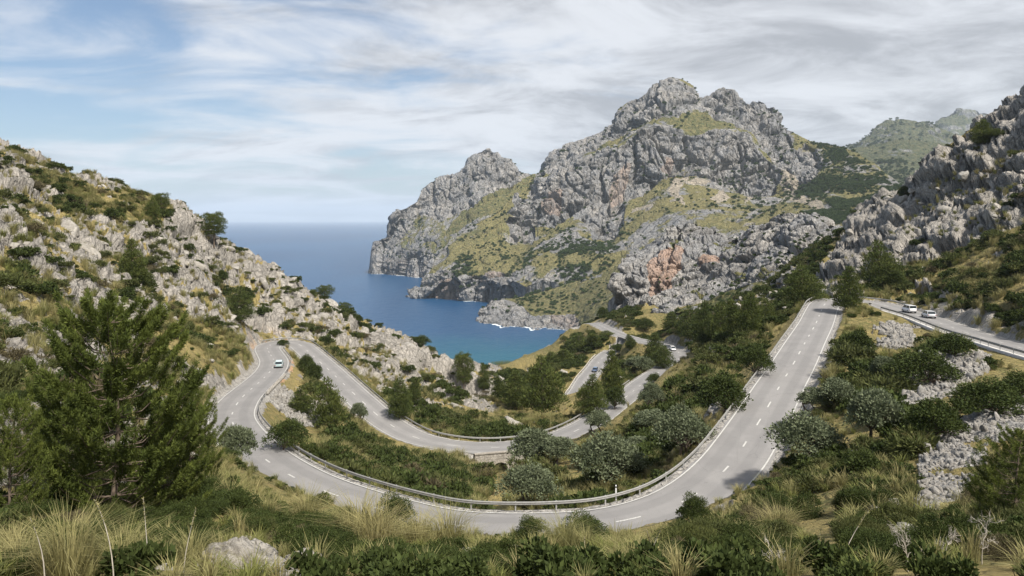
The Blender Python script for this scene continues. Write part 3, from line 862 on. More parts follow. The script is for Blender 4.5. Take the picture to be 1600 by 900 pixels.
cov[..., 1] = poly_any(UW_, VW_, [(860, 490), (905, 480), (915, 505), (895, 512), (862, 500)]) * 0.55 + poly_any(UW_, VW_, [(800, 498), (860, 500), (890, 515), (800, 512)]) * 0.2
cov[..., 3] = 0.5
build_loft('rocky_headland', V2, M_FAR, cov)
HEAD3 = (V2, UW_, VW_, cl)

M_DISTANT = rock_material('distant_wooded_rock', light=(0.36, 0.35, 0.33), dark=(0.17, 0.18, 0.19), s=0.06, grass=((0.17, 0.165, 0.085), (0.07, 0.095, 0.05)), bumpd=0.5, streak=(1, 1, 0.35), far=True)
# --- far peaks beyond the valley
FP2 = parse_row("1420 200 6200 1440 190 6200 1452 193 6200 1465 184 6200 1480 176 6200 1492 170 6200 1525 172 6200 1560 179 6200 1600 186 6200 1700 200 6200 1900 220 6200")
FP1 = parse_row("1300 250 4400 1322 230 4400 1340 222 4400 1350 215 4400 1370 197 4400 1385 190 4400 1400 185 4400 1420 186 4400 1440 190 4400 1452 193 4400 1475 205 4400 1500 218 4400 1540 230 4400 1700 260 4400")
FP0 = parse_row("1290 262 3000 1322 240 3000 1340 233 3000 1375 224 3000 1405 217 3000 1437 220 3000 1475 225 3000 1500 228 3000 1560 232 3000 1700 240 3000")
def far_ridge(nm, r, foot_v, foot_d, clp, grassv, seed, s, amp, nu=170, nt=60):
    ft = np.stack([r[:, 0], np.full(len(r), foot_v), np.full(len(r), foot_d)], 1)
    V, T, _ = loft([back_row(r, 600, -300), r, mid_row(r, ft, 0.35, -0.08), ft], r[0, 0], r[-1, 0], nu, [6, nt, nt // 2])
    cl_ = np.full(V.shape[:2], clp, np.float32)
    V2, d_, rib_ = relief(V, s, cl_, amp, seed)
    nz_ = fbm(V.reshape(-1, 3) / (s * 1.5), 5, seed=seed + 40).reshape(cl_.shape)
    c_ = np.zeros(cl_.shape + (4,), np.float32); c_[..., 0] = np.clip(grassv + 0.12 + 0.7 * nz_ - 0.3 * rib_, 0, 1); c_[..., 3] = 0.05
    build_loft(nm, V2, M_DISTANT, c_)
    return (V2,) + uvw(V2) + (cl_,)
far_ridge('distant_peak', FP2, 300, 4800, 0.35, 0.60, 201, 190, 95)
RIDGE1 = far_ridge('distant_mountain', FP1, 300, 3300, 0.35, 0.62, 221, 130, 70)
RIDGE0 = far_ridge('distant_hill', FP0, 345, 1700, 0.15, 0.85, 241, 90, 40, 220, 90)

# --- rock outcrop between the road and the mountain
M_CRAG = rock_material('grey_limestone_crag', light=(0.52, 0.49, 0.445), dark=(0.16, 0.155, 0.15), s=0.45, grass=((0.20, 0.18, 0.075), (0.07, 0.09, 0.03)), bumpd=0.35, streak=(1, 1, 0.4),
                       soil_col=(0.44, 0.27, 0.18), far=True)
O1 = parse_row("""955 500 432 958 470 436 961 431 440 971 405 445 989 397 450 1008 392 452 1015 386 452 1026 371 452 1039 352 452 1050 348 452 1063 346 450 1094 349 446 1123 357 440 1136 368 436 1150 370 425 1162 363 415 1176 350 408 1190 343 400 1202 337 396
 1236 334 385 1257 331 376 1275 334 368 1288 339 362 1309 352 352 1325 358 345 1345 372 335 1380 400 320""")
O2 = parse_row("""955 502 430 965 450 424 989 425 425 1010 410 428 1039 385 430 1063 378 428 1094 380 424 1123 385 415 1150 395 395 1176 380 380 1202 370 370 1236 365 358 1257 362 350 1288 372 336 1325 385 318 1380 420 300""")
O3 = parse_row("""955 504 428 965 492 412 989 492 402 1010 490 396 1039 470 392 1063 462 388 1094 452 384 1123 440 372 1150 438 352 1176 425 342 1202 418 334 1236 412 322 1257 410 314 1288 415 300 1325 425 285 1380 450 275""")
O4 = parse_row("""955 520 420 1010 510 370 1063 492 340 1123 480 318 1176 478 285 1236 475 250 1288 470 235 1325 470 225 1380 480 220""")
V, T, us_ = loft([back_row(O1, 140, -90), back_row(O1, 25, -8), O1, O2, O3, O4], 955, 1380, 520, [5, 6, 70, 110, 70])
UW_, VW_ = uvw(V, 9, 6, 1 / 25.0)
cl = np.clip(poly_any(UW_, VW_, [(950, 500), (960, 380), (1030, 340), (1130, 345), (1200, 320), (1400, 340), (1400, 440), (1290, 450), (1180, 440), (1100, 470), (1020, 500)]) + 0.35, 0, 1)
V2, dsp, rib = relief(V, 19, cl, 6.8, 261, vert=0.36)
nz = fbm(V.reshape(-1, 3) / 12, 5, seed=83).reshape(cl.shape)
cov = np.zeros(cl.shape + (4,), np.float32)
cov[..., 0] = np.clip(1.0 - cl * 1.0 + 0.55 * nz - 0.35 * dsp / 6.2, 0, 1)
cov[..., 0] = np.maximum(cov[..., 0], sstep(nz, 0.38, 0.6) * 0.75)
cov[..., 1] = poly_any(UW_, VW_, [(1012, 455), (1012, 415), (1030, 390), (1048, 378), (1068, 385), (1066, 420), (1045, 450), (1020, 465)], [(1092, 410), (1120, 395), (1125, 412), (1095, 422)]) * 0.72
cov[..., 3] = 0.4
build_loft('rock_outcrop', V2, M_CRAG, cov)
CRAG = (V2, UW_, VW_, cl)

# ------------------------------------------------------------------ sea
def sea_mat():
    n = NT('deep_blue_sea')
    p = n.pos()
    sp = n.N.new('ShaderNodeSeparateXYZ'); n.L.new(n.N.new('ShaderNodeNewGeometry').outputs['Position'], sp.inputs[0])
    big = n.noise(n.pos((0.0012, 0.0004, 1), (0, 0, 0.5)), 1.0, 5, 0.6, 0.8)
    # shallows towards the head of the cove
    sh_ = n.math('ADD', n.rng(sp.outputs[1], 1350, 800), n.math('MULTIPLY', n.math('SUBTRACT', n.noise(p, 0.01, 4, 0.6), 0.5), 0.5))
    col = n.mix(n.rng(big, 0.35, 0.65), (0.009, 0.052, 0.130), (0.014, 0.072, 0.165))
    col = n.mix(n.rng(sh_, 0.35, 0.95, 0, 0.85), col, (0.010, 0.100, 0.150))
    w1_ = n.noise(n.pos((1, 0.55, 1), (0, 0, 0.6)), 0.06, 8, 0.68, 0.6)
    w2_ = n.noise(n.pos((1, 0.6, 1), (0, 0, -0.3)), 0.4, 5, 0.65)
    nm = n.bump(w1_, 6.0, 0.5)
    nm = n.bump(w2_, 0.9, 0.6, nm)
    m = n.done(col, 0.32, nm, Specular_IOR_Level=0.32)
    n.b.inputs['IOR'].default_value = 1.33
    return m
M_SEA = sea_mat()
bm = bmesh.new()
for x0, x1, y0, y1 in ((-60000, 60000, 560, 60000),):
    vs = [bm.verts.new(c) for c in ((x0, y0, SEA), (x1, y0, SEA), (x1, y1, SEA), (x0, y1, SEA))]
    bm.faces.new(vs)
bmesh.ops.subdivide_edges(bm, edges=bm.edges[:], cuts=20, use_grid_fill=True)
me = bpy.data.meshes.new('sea'); bm.to_mesh(me); bm.free(); me.materials.append(M_SEA)
sea_o = tag(link('sea', me), kind='structure')
# foam where the swell meets the rocks: ragged low strips
def foam_mat():
    n = NT('white_foam'); t = n.noise(n.pos(), 0.5, 5, 0.7)
    return n.done(n.mix(n.rng(t, 0.4, 0.6), (0.5, 0.58, 0.62), (0.82, 0.84, 0.84)), 0.7)
M_FOAM = foam_mat()
def foam_line(L, seed, w=7.0, keep=0.35):
    """along a loft, where it crosses sea level"""
    V = L[0]
    nr, nc = V.shape[:2]
    line = []
    for j in range(nc):
        z = V[:, j, 2]
        k = np.nonzero((z[:-1] > SEA) & (z[1:] <= SEA))[0]
        if len(k):
            k = k[-1]; t = (z[k] - SEA) / (z[k] - z[k + 1] + 1e-9)
            line.append(V[k, j] * (1 - t) + V[k + 1, j] * t)
    line = np.array(line)
    if len(line) < 4: return
    for _ in range(1):
        line[1:-1] = 0.25 * line[:-2] + .5 * line[1:-1] + .25 * line[2:]
    m = len(line)
    nn = fbm(np.stack([np.arange(m) / 9.0, np.zeros(m), np.zeros(m)], 1), 4, seed=seed)
    wd = w * sstep(nn, keep - 0.35, keep + 0.25) + 0.02 * w
    V_, Fc = [], []
    a = line.copy(); a[:, 2] = SEA + 0.10; a[:, 1] += 3
    b = line.copy(); b[:, 2] = SEA + 0.06; b[:, 1] -= wd * 1.6; b[:, 0] -= wd * 0.5
    Vv = np.stack([a, 0.5 * (a + b), b], 1)
    Vv[:, 1, 2] += 0.5 * (wd / w)
    me = np_mesh('foam', Vv.reshape(-1, 3), grid_faces(m, 3), M_FOAM)
    return link('foam', me, sea_o)
foam_line(HEAD1, 5, 4, 0.5); foam_line(MAIN, 6, 4, 0.4); foam_line(HEAD3, 7, 5, 0.2)
# ------------------------------------------------------------------ foliage and bark materials
def leaf_mat(name, cols, var=0.35, trans=0.25, scale=0.7):
    n = NT(name)
    c = n.coord('Object')
    t = n.noise(c, scale, 3, 0.6)
    col = n.mix(n.rng(t, 0.32, 0.68), cols[0], cols[1])
    isl = n.N.new('ShaderNodeNewGeometry').outputs['Random Per Island']
    f = n.rng(isl, 0, 1, 1 - var, 1 + var, smooth=False)
    col = n.mix(1.0, col, f, 'MULTIPLY')
    r = n.rand()
    col = n.mix(n.rng(r, 0, 1, 0, 0.45, smooth=False), col, cols[2])
    n.put(n.b.inputs['Base Color'], col); n.b.inputs['Roughness'].default_value = 0.75
    n.b.inputs['Specular IOR Level'].default_value = 0.15
    tr = n.N.new('ShaderNodeBsdfTranslucent'); n.L.new(col, tr.inputs['Color'])
    ms = n.N.new('ShaderNodeMixShader'); ms.inputs[0].default_value = trans
    n.L.new(n.b.outputs[0], ms.inputs[1]); n.L.new(tr.outputs[0], ms.inputs[2])
    n.L.new(ms.outputs[0], n.N['Material Output'].inputs['Surface'])
    return n.mat
M_PINE = leaf_mat('pine_needles', ((0.061, 0.083, 0.022), (0.133, 0.151, 0.040), (0.050, 0.072, 0.024)))
M_PINE_NEAR = leaf_mat('young_pine_needles', ((0.066, 0.087, 0.020), (0.150, 0.175, 0.038), (0.077, 0.101, 0.023)), 0.5)
M_OLIVE = leaf_mat('olive_leaves', ((0.092, 0.112, 0.060), (0.188, 0.212, 0.124), (0.128, 0.152, 0.084)))
M_MASTIC = leaf_mat('mastic_leaves', ((0.036, 0.053, 0.015), (0.076, 0.096, 0.025), (0.053, 0.069, 0.020)))
M_BROOM = leaf_mat('broom_leaves', ((0.068, 0.083, 0.025), (0.119, 0.126, 0.040), (0.079, 0.086, 0.036)))
M_HEATH = leaf_mat('dry_heath_leaves', ((0.088, 0.076, 0.040), (0.144, 0.120, 0.064), (0.112, 0.096, 0.056)))
M_GRASS = leaf_mat('dry_grass_blades', ((0.24, 0.215, 0.09), (0.36, 0.31, 0.15), (0.17, 0.19, 0.065)), 0.4, 0.3)
M_GRASSG = leaf_mat('green_grass_blades', ((0.13, 0.15, 0.04), (0.24, 0.23, 0.08), (0.16, 0.17, 0.05)), 0.4, 0.3)
M_FARTREE = leaf_mat('distant_pine_foliage', ((0.050, 0.078, 0.028), (0.080, 0.11, 0.036), (0.045, 0.07, 0.03)), 0.3, 0.1)
M_BARK = simple('grey_brown_bark', (0.13, 0.10, 0.075), 0.95, var=0.4, scale=8, bump=0.6)
M_DEADWOOD = simple('bleached_twig', (0.42, 0.38, 0.32), 0.9, var=0.2)

# ------------------------------------------------------------------ plant geometry
class Geo:
    def __init__(self): self.v = []; self.f = []; self.n = 0
    def add(self, v, f):
        self.v.append(np.asarray(v, float)); self.f.append(np.asarray(f, int) + self.n); self.n += len(v)
    def tube(self, pts, radii, sides=6):
        pts = np.array(pts, float); m = len(pts)
        t = np.gradient(pts, axis=0); t /= np.linalg.norm(t, axis=1, keepdims=True) + 1e-9
        up = np.where(np.abs(t[:, 2:3]) > 0.9, np.array([[1.0, 0, 0]]), np.array([[0, 0, 1.0]]))
        a = np.cross(t, up); a /= np.linalg.norm(a, axis=1, keepdims=True); b = np.cross(t, a)
        an = np.linspace(0, 2 * np.pi, sides, endpoint=False)
        V = pts[:, None] + (a[:, None] * np.cos(an)[None, :, None] + b[:, None] * np.sin(an)[None, :, None]) * np.array(radii)[:, None, None]
        i = np.arange(m * sides).reshape(m, sides); j = np.roll(i, -1, axis=1)
        Fq = np.stack([i[:-1].ravel(), j[:-1].ravel(), j[1:].ravel(), i[1:].ravel()], 1)
        self.add(V.reshape(-1, 3), Fq)
    def box(self, c, s, rot=None):
        c = np.array(c, float); s = np.array(s, float) / 2
        v = np.array([[x, y, z] for x in (-1, 1) for y in (-1, 1) for z in (-1, 1)]) * s
        if rot is not None: v = v @ np.array(rot).T
        f = [[0, 1, 3, 2], [4, 6, 7, 5], [0, 4, 5, 1], [2, 3, 7, 6], [0, 2, 6, 4], [1, 5, 7, 3]]
        self.add(v + c, f)
    def mesh(self, name, mat, smooth=False):
        return np_mesh(name, np.concatenate(self.v), np.concatenate(self.f), mat, smooth)

def leaves(pos, direc, length, width, r, fold=0.3):
    """one rhomb per leaf: verts (4N,3)"""
    n = len(pos)
    d = direc / (np.linalg.norm(direc, axis=1, keepdims=True) + 1e-9)
    s = np.cross(d, r.normal(size=(n, 3))); s /= np.linalg.norm(s, axis=1, keepdims=True) + 1e-9
    L_ = length * r.uniform(0.6, 1.3, (n, 1)); w = width * r.uniform(0.7, 1.3, (n, 1))
    mid = pos + d * L_ * 0.5
    V = np.stack([pos, mid + s * w, pos + d * L_, mid - s * w], 1).reshape(-1, 3)
    i = np.arange(n * 4).reshape(n, 4)
    return V, i
def lobes_to_leaves(L, n, ll, lw, r, up=0.4, shell=0.55, jitter=0.5):
    L = np.array(L)            # cx cy cz rx ry rz
    vol = (L[:, 3] * L[:, 4] * L[:, 5]) ** 0.67
    k = r.choice(len(L), n, p=vol / vol.sum())
    d = r.normal(size=(n, 3)); d /= np.linalg.norm(d, axis=1, keepdims=True)
    d[:, 2] = np.where(d[:, 2] < -0.25, -d[:, 2] * 0.8, d[:, 2])
    rad = shell + (1 - shell) * r.random((n, 1)) ** 0.7
    # uneven surface: clumps
    bumpy = 1 + 0.22 * vnoise(d * 3.0 + k[:, None] * 7.3, 5)[:, None]
    pos = L[k, :3] + d * L[k, 3:] * rad * bumpy
    direc = d + np.array([0, 0, up]) + r.normal(size=(n, 3)) * jitter
    return leaves(pos, direc, ll, lw, r)

def pine(seed, n=8200, h=8.0, w=5.6, ll=0.46, lw=0.05, profile='cone', clear=0.06, mat=None, lev=9, fine=1.0):
    r = np.random.default_rng(seed)
    wood = Geo(); L = []
    lean = r.normal(size=2) * 0.04 * h
    tp = lambda t: np.array([lean[0] * t * t + 0.12 * math.sin(t * 5 + seed), lean[1] * t * t, h * t])
    ts = np.linspace(0, 0.95, 9)
    wood.tube([tp(t) for t in ts], [0.022 * h * (1 - 0.85 * t) + 0.02 for t in ts], 8)
    if profile != 'cone': lev = 5
    for k in range(lev):
        t = clear + (0.90 - clear) * k / (lev - 1)
        tt = (t - clear) / (0.95 - clear)
        if profile == 'cone': R_ = w / 2 * (max(0.0, 1 - tt ** 1.7) ** 0.75 * 0.93 + 0.07) * min(1.0, 0.75 + tt * 1.6)
        else: R_ = w / 2 * math.sqrt(max(0.10, 1 - ((t - 0.62) / 0.42) ** 2))
        m = int(fine * (3 + 6 * R_ / (w / 2)))
        a0 = r.random() * 6.3
        c = tp(t + 0.05); L.append((*c, R_ * 0.5 + 0.15, R_ * 0.5 + 0.15, h * 0.075))
        for j in range(m):
            a = a0 + j * 2 * math.pi / m + r.normal() * 0.25
            rr = R_ * r.uniform(0.5, 1.02)
            base_ = tp(t); rise = rr * r.uniform(0.05, 0.30)
            c = base_ + np.array([math.cos(a) * rr * 0.76, math.sin(a) * rr * 0.76, rise])
            s = (R_ * r.uniform(0.25, 0.38) + 0.22) / math.sqrt(fine)
            L.append((*c, s, s, s * r.uniform(0.75, 1.05)))
            wood.tube([base_, base_ * 0.5 + c * 0.5 + np.array([0, 0, -0.01 * h]), c], [0.009 * h * (1 - t * 0.6), 0.005 * h, 0.002 * h], 4)
    c = tp(0.95); L.append((c[0], c[1], c[2], w * 0.10, w * 0.10, h * 0.07))
    V, Fc = lobes_to_leaves(L, n, ll, lw, r, 0.75, 0.45, 0.45)
    return wood.mesh('pine_wood', M_BARK, True), np_mesh('pine_crown', V, Fc, mat or M_PINE, False)

def plume_pine(seed, h=7.6, w=7.0, needles=130000, ll=0.18, lw=0.015, mat=None):
    """young pine seen close: whorls of rising branches set with needle tufts, dark gaps between the layers"""
    r = np.random.default_rng(seed); wood = Geo(); T_ = []
    tp = lambda t: np.array([0.25 * math.sin(t * 3 + seed), 0.2 * math.sin(t * 4), h * t])
    ts = np.linspace(0, 0.98, 10); wood.tube([tp(t) for t in ts], [0.13 * (1 - 0.9 * t) + 0.015 for t in ts], 8)
    lev = 13
    for k in range(lev):
        t = 0.05 + 0.88 * k / (lev - 1); R_ = w / 2 * (1 - t ** 2.8) ** 0.9 * min(1, 0.85 + t) + 0.3
        m = 8 if k < 10 else 6
        for j in range(m):
            a = k * 1.3 + j * 6.283 / m + r.normal() * 0.28; L_ = R_ * r.uniform(0.62, 1.12); rise = L_ * r.uniform(0.18, 0.55) * (1 + t)
            b0 = tp(t); dirh = np.array([math.cos(a), math.sin(a), 0])
            pt = lambda s: b0 + dirh * L_ * s + np.array([0, 0, rise * s ** 1.5 - 0.12 * L_ * math.sin(s * 3.14)])
            wood.tube([pt(s) for s in (0, 0.35, 0.7, 1.0)], [0.035 * (1 - t * 0.6), 0.024, 0.014, 0.006], 4)
            nt_ = int(5 + L_ * 5)
            for q in range(nt_):
                s = r.uniform(0.35, 1.0) ** 0.7; side_ = np.array([-math.sin(a), math.cos(a), 0]) * r.normal() * 0.20 * L_ * (1.15 - s)
                c = pt(s) + side_ + np.array([0, 0, abs(r.normal()) * 0.10])
                T_.append((*c, *(dirh * 0.55 + np.array([0, 0, 0.85]) + side_ * 0.6), r.uniform(0.19, 0.36)))
    for q in range(10): c = tp(0.93 + 0.008 * q); T_.append((*c, 0, 0, 1, 0.25))
    T_ = np.array(T_); k = r.integers(0, len(T_), needles)
    ax = T_[k, 3:6]; ax = ax / np.linalg.norm(ax, axis=1, keepdims=True); rad_ = T_[k, 6:7]
    al = r.random((needles, 1)); rd3 = r.normal(size=(needles, 3)); rd3 /= np.linalg.norm(rd3, axis=1, keepdims=True)
    pos_ = T_[k, :3] + ax * (al - 0.3) * rad_ * 1.5 + rd3 * rad_ * 0.22 * (1.1 - al)
    V, Fc = leaves(pos_, ax * 0.9 + rd3 * 0.9, ll, lw, r)
    return wood.mesh('pine_wood', M_BARK, True), np_mesh('pine_crown', V, Fc, mat or M_PINE_NEAR, False)

def broadleaf(seed, n=6500, h=5.0, w=6.0, ll=0.27, lw=0.085, mat=None, clear=0.22, trunks=2):
    r = np.random.default_rng(seed)
    wood = Geo(); L = []
    H = h * (1 - clear)
    nl = 20
    L.append((0, 0, h * (clear + 0.42 * (1 - clear)), w * 0.30, w * 0.30, H * 0.36))
    heads = [np.array([r.normal() * 0.12 * w, r.normal() * 0.12 * w, h * (clear + 0.12)]) for _ in range(trunks)]
    for i, hd in enumerate(heads):
        b = np.array([0.12 * (i - 0.5) * w * 0.3, 0, -0.2])
        wood.tube([b, b * 0.4 + hd * 0.6 + np.array([0.08 * w * (-1) ** i, 0, -0.1]), hd], [0.045 * h, 0.036 * h, 0.025 * h], 7)
    for k in range(nl):
        a = k * 2.4 + r.normal() * 0.3; q_ = math.sqrt((k + 0.5) / nl)
        rr = w / 2 * q_ * 0.74
        z = h * (clear + 0.18) + H * 0.62 * (1 - q_ ** 2.2) * r.uniform(0.75, 1.05) + H * 0.05
        s = w * r.uniform(0.15, 0.22)
        c = np.array([math.cos(a) * rr, math.sin(a) * rr, z])
        L.append((*c, s, s, s * 0.95))
        hd = heads[k % trunks]
        wood.tube([hd, hd * 0.5 + c * 0.5 + np.array([0, 0, 0.05 * h]), c], [0.02 * h, 0.012 * h, 0.004 * h], 4)
    V, Fc = lobes_to_leaves(L, n, ll, lw, r, 0.35, 0.45, 0.7)
    return wood.mesh('tree_wood', M_BARK, True), np_mesh('tree_crown', V, Fc, mat or M_OLIVE, False)

def shrub(seed, n=900, mat=None, ll=0.20, lw=0.055, flat=0.95, nl=8, name='shrub'):
    """unit shrub: about 2 m wide; radius 1"""
    r = np.random.default_rng(seed)
    L = [(0, 0, 0.30 * flat, 0.55, 0.55, 0.55 * flat)]
    for k in range(nl):
        a = k * 6.283 / nl + r.normal() * 0.35; rr = r.uniform(0.35, 0.68)
        s = r.uniform(0.26, 0.42)
        L.append((math.cos(a) * rr, math.sin(a) * rr, flat * r.uniform(0.15, 0.62), s, s, s * flat * 1.1))
    V, Fc = lobes_to_leaves(L, n, ll, lw, r, 0.45, 0.5, 0.6)
    return np_mesh(name, V, Fc, mat or M_MASTIC, False)

def tussock(seed, n=90, h=0.8, spread=0.5, w=0.012, mat=None, name='tussock', droop=0.5):
    r = np.random.default_rng(seed)
    V, Fc = [], []
    k = 0
    for i in range(n):
        a = r.random() * 6.283; b = np.array([math.cos(a), math.sin(a), 0]) * r.random() ** 0.7 * spread * 0.45
        d = np.array([math.cos(a + r.normal() * 0.5), math.sin(a + r.normal() * 0.5), 0]) * r.uniform(0.15, 1.0) * spread
        hh = h * r.uniform(0.5, 1.15)
        p0 = b - np.array([0, 0, 0.05]); p1 = b + d * 0.42 + np.array([0, 0, hh * 0.66]); p2 = b + d * (1.0 + droop * 0.5) + np.array([0, 0, hh * (1.0 - droop * 0.35 * r.random())])
        s = np.array([-math.sin(a), math.cos(a), 0]) * w * r.uniform(0.6, 1.5)
        V += [p0 - s, p0 + s, p1 + s * 0.8, p1 - s * 0.8, p2 + s * 0.15, p2 - s * 0.15]
        Fc += [[k, k + 1, k + 2, k + 3], [k + 3, k + 2, k + 4, k + 5]]
        k += 6
    return np_mesh(name, np.array(V), np.array(Fc), mat or M_GRASS, False)

def boulder(seed, sub=3, sq=(1, 1, 0.7), name='boulder', mat=None, fissure=0.0):
    bm = bmesh.new(); bmesh.ops.create_icosphere(bm, subdivisions=sub, radius=1.0)
    co = np.array([v.co[:] for v in bm.verts])
    r = np.random.default_rng(seed)
    q_ = co * 1.0 + seed * 3.7
    # chop by a few planes for angular faces, then roughen
    for k in range(11):
        nrm_ = r.normal(size=3); nrm_ /= np.linalg.norm(nrm_); off = r.uniform(0.52, 0.86)
        dd_ = co @ nrm_ - off
        co = co - np.clip(dd_, 0, None)[:, None] * nrm_ * 0.92
    f1, f2, cid, _ = worley(q_ * 1.7, seed)
    co = co * (1 + 0.10 * fbm(q_ * 1.6, 4, seed=seed)[:, None] + 0.09 * (cid - 0.5)[:, None] - 0.10 * (1 - sstep(f2 - f1, 0, 0.2))[:, None]) * np.array(sq)
    if fissure:
        wq = q_ + 0.18 * np.stack([fbm(q_ * 3 + k, 3, seed=seed + k) for k in range(3)], 1)
        g1, g2, gid, _ = worley(wq * 2.6, seed + 3); h1, h2, hid, _ = worley(wq * 6.5, seed + 5)
        co = co * (1 - fissure * (1 - sstep(g2 - g1, 0, 0.13)) - 0.4 * fissure * (1 - sstep(h2 - h1, 0, 0.16)) + 0.08 * (gid - 0.5) + 0.03 * fbm(q_ * 9, 3, seed=9))[:, None]
    for v, c in zip(bm.verts, co): v.co = c
    me = bpy.data.meshes.new(name); bm.to_mesh(me); bm.free()
    me.polygons.foreach_set('use_smooth', [True] * len(me.polygons))
    me.materials.append(mat or M_STONE)
    return me
def stone_mat(name, light, dark):
    n = NT(name)
    c = n.coord('Object'); p = n.pos()
    a = n.noise(c, 1.3, 7, 0.65, 0.4); b = n.noise(p, 2.2, 8, 0.72); e = n.noise(p, 12, 5, 0.7)
    col = n.mix(n.rng(a, 0.34, 0.68), dark, light)
    col = n.mix(n.rng(b, 0.56, 0.42, 0, 0.5), col, tuple(0.55 * k for k in dark))
    col = n.mix(n.rng(e, 0.5, 0.7, 0, 0.4), col, tuple(min(1, 1.25 * k) for k in light))
    col = n.mix(n.rng(n.rand(), 0, 1, 0, 0.3, smooth=False), col, (0.30, 0.26, 0.20))
    h = n.math('ADD', b, n.math('MULTIPLY', e, 0.3))
    return n.done(col, 0.92, n.bump(h, 0.22, 0.8))
M_STONE = stone_mat('pale_limestone', (0.49, 0.46, 0.41), (0.26, 0.245, 0.22))
M_STONE_G = stone_mat('grey_scree_stone', (0.40, 0.38, 0.35), (0.17, 0.165, 0.155))

# ------------------------------------------------------------------ where the road can be seen (so that scattered plants leave it open as in the photograph)
road_px = np.full((230, 420), 0.0)
for p_, s_ in [q for ln in LINES for q in zip(ln[0], ln[2])]:
    for o in np.linspace(-3.6, 3.6, 9):
        q_ = p_ + s_ * o
        if q_[1] < 5: continue
        u_, v_ = uv_of(q_)
        i, j = int(v_ / 4), int(u_ / 4)
        if 0 <= i < 230 and 0 <= j < 420: road_px[i, j] = max(road_px[i, j], q_[1])
sel_ = ((scree > 0.5) | (soil > 0.6)) & (GD > 26)
u__, v__ = uv_of(NEAR[sel_]); dp_ = NEAR[sel_][:, 1]
ii, jj = (v__ / 4).astype(int), (u__ / 4).astype(int); ok_ = (ii >= 0) & (ii < 230) & (jj >= 0) & (jj < 420)
open_px = np.zeros_like(road_px); np.maximum.at(open_px, (ii[ok_], jj[ok_]), dp_[ok_])
open_px = np.maximum(open_px, np.roll(open_px, 1, 0))
for _ in range(2):
    road_px = np.maximum(road_px, np.roll(road_px, 1, 1)); 
def covers_road(u, v, hpx, wpx, d, frac=0.22):
    i0, i1 = int(max(0, (v - hpx) / 4)), int(min(229, v / 4)); j0, j1 = int(max(0, (u - wpx / 2) / 4)), int(min(419, (u + wpx / 2) / 4))
    if i1 <= i0 or j1 <= j0: return False
    w_ = road_px[i0:i1 + 1, j0:j1 + 1]
    o_ = open_px[i0:i1 + 1, j0:j1 + 1]
    if (o_ > d + 0.8).mean() > 0.30: return True
    return (w_ > d + 1.0).mean() > 0.14 + (0.0 if hpx > 16 else 0.14)

# ------------------------------------------------------------------ one object out of many points (what nobody could count)
def scatter_stuff(name, pts, scl, rot, idx, sources, tilt=None):
    """pts (N,3), scl (N,3), rot (N,3), idx (N): geometry nodes place the source objects on the points"""
    me = bpy.data.meshes.new(name)
    me.vertices.add(len(pts)); me.vertices.foreach_set('co', np.asarray(pts, np.float32).ravel())
    for nm, arr, ty in (('iscale', scl, 'FLOAT_VECTOR'), ('irot', rot, 'FLOAT_VECTOR')):
        a = me.attributes.new(nm, ty, 'POINT'); a.data.foreach_set('vector', np.asarray(arr, np.float32).ravel())
    a = me.attributes.new('iidx', 'INT', 'POINT'); a.data.foreach_set('value', np.asarray(idx, np.int32))
    o = link(name, me)
    ng = bpy.data.node_groups.new(name, 'GeometryNodeTree')
    ng.interface.new_socket('Geometry', in_out='INPUT', socket_type='NodeSocketGeometry')
    ng.interface.new_socket('Geometry', in_out='OUTPUT', socket_type='NodeSocketGeometry')
    N, L = ng.nodes, ng.links
    gi = N.new('NodeGroupInput'); go = N.new('NodeGroupOutput')
    m2p = N.new('GeometryNodeMeshToPoints'); L.new(gi.outputs[0], m2p.inputs[0])
    iop = N.new('GeometryNodeInstanceOnPoints'); L.new(m2p.outputs[0], iop.inputs['Points'])
    jn = N.new('GeometryNodeJoinGeometry')
    for s in reversed(sources):
        oi = N.new('GeometryNodeObjectInfo'); oi.transform_space = 'ORIGINAL'
        oi.inputs['Object'].default_value = s; oi.inputs['As Instance'].default_value = True
        L.new(oi.outputs['Geometry'], jn.inputs[0])
    L.new(jn.outputs[0], iop.inputs['Instance'])
    iop.inputs['Pick Instance'].default_value = True
    def na(nm, dt):
        a_ = N.new('GeometryNodeInputNamedAttribute'); a_.data_type = dt; a_.inputs[0].default_value = nm
        return a_.outputs[0]
    L.new(na('iidx', 'INT'), iop.inputs['Instance Index'])
    L.new(na('iscale', 'FLOAT_VECTOR'), iop.inputs['Scale'])
    e2r = N.new('FunctionNodeEulerToRotation'); L.new(na('irot', 'FLOAT_VECTOR'), e2r.inputs[0]); L.new(e2r.outputs[0], iop.inputs['Rotation'])
    L.new(iop.outputs[0], go.inputs[0])
    md = o.modifiers.new('scatter', 'NODES'); md.node_group = ng
    return tag(o, kind='stuff')
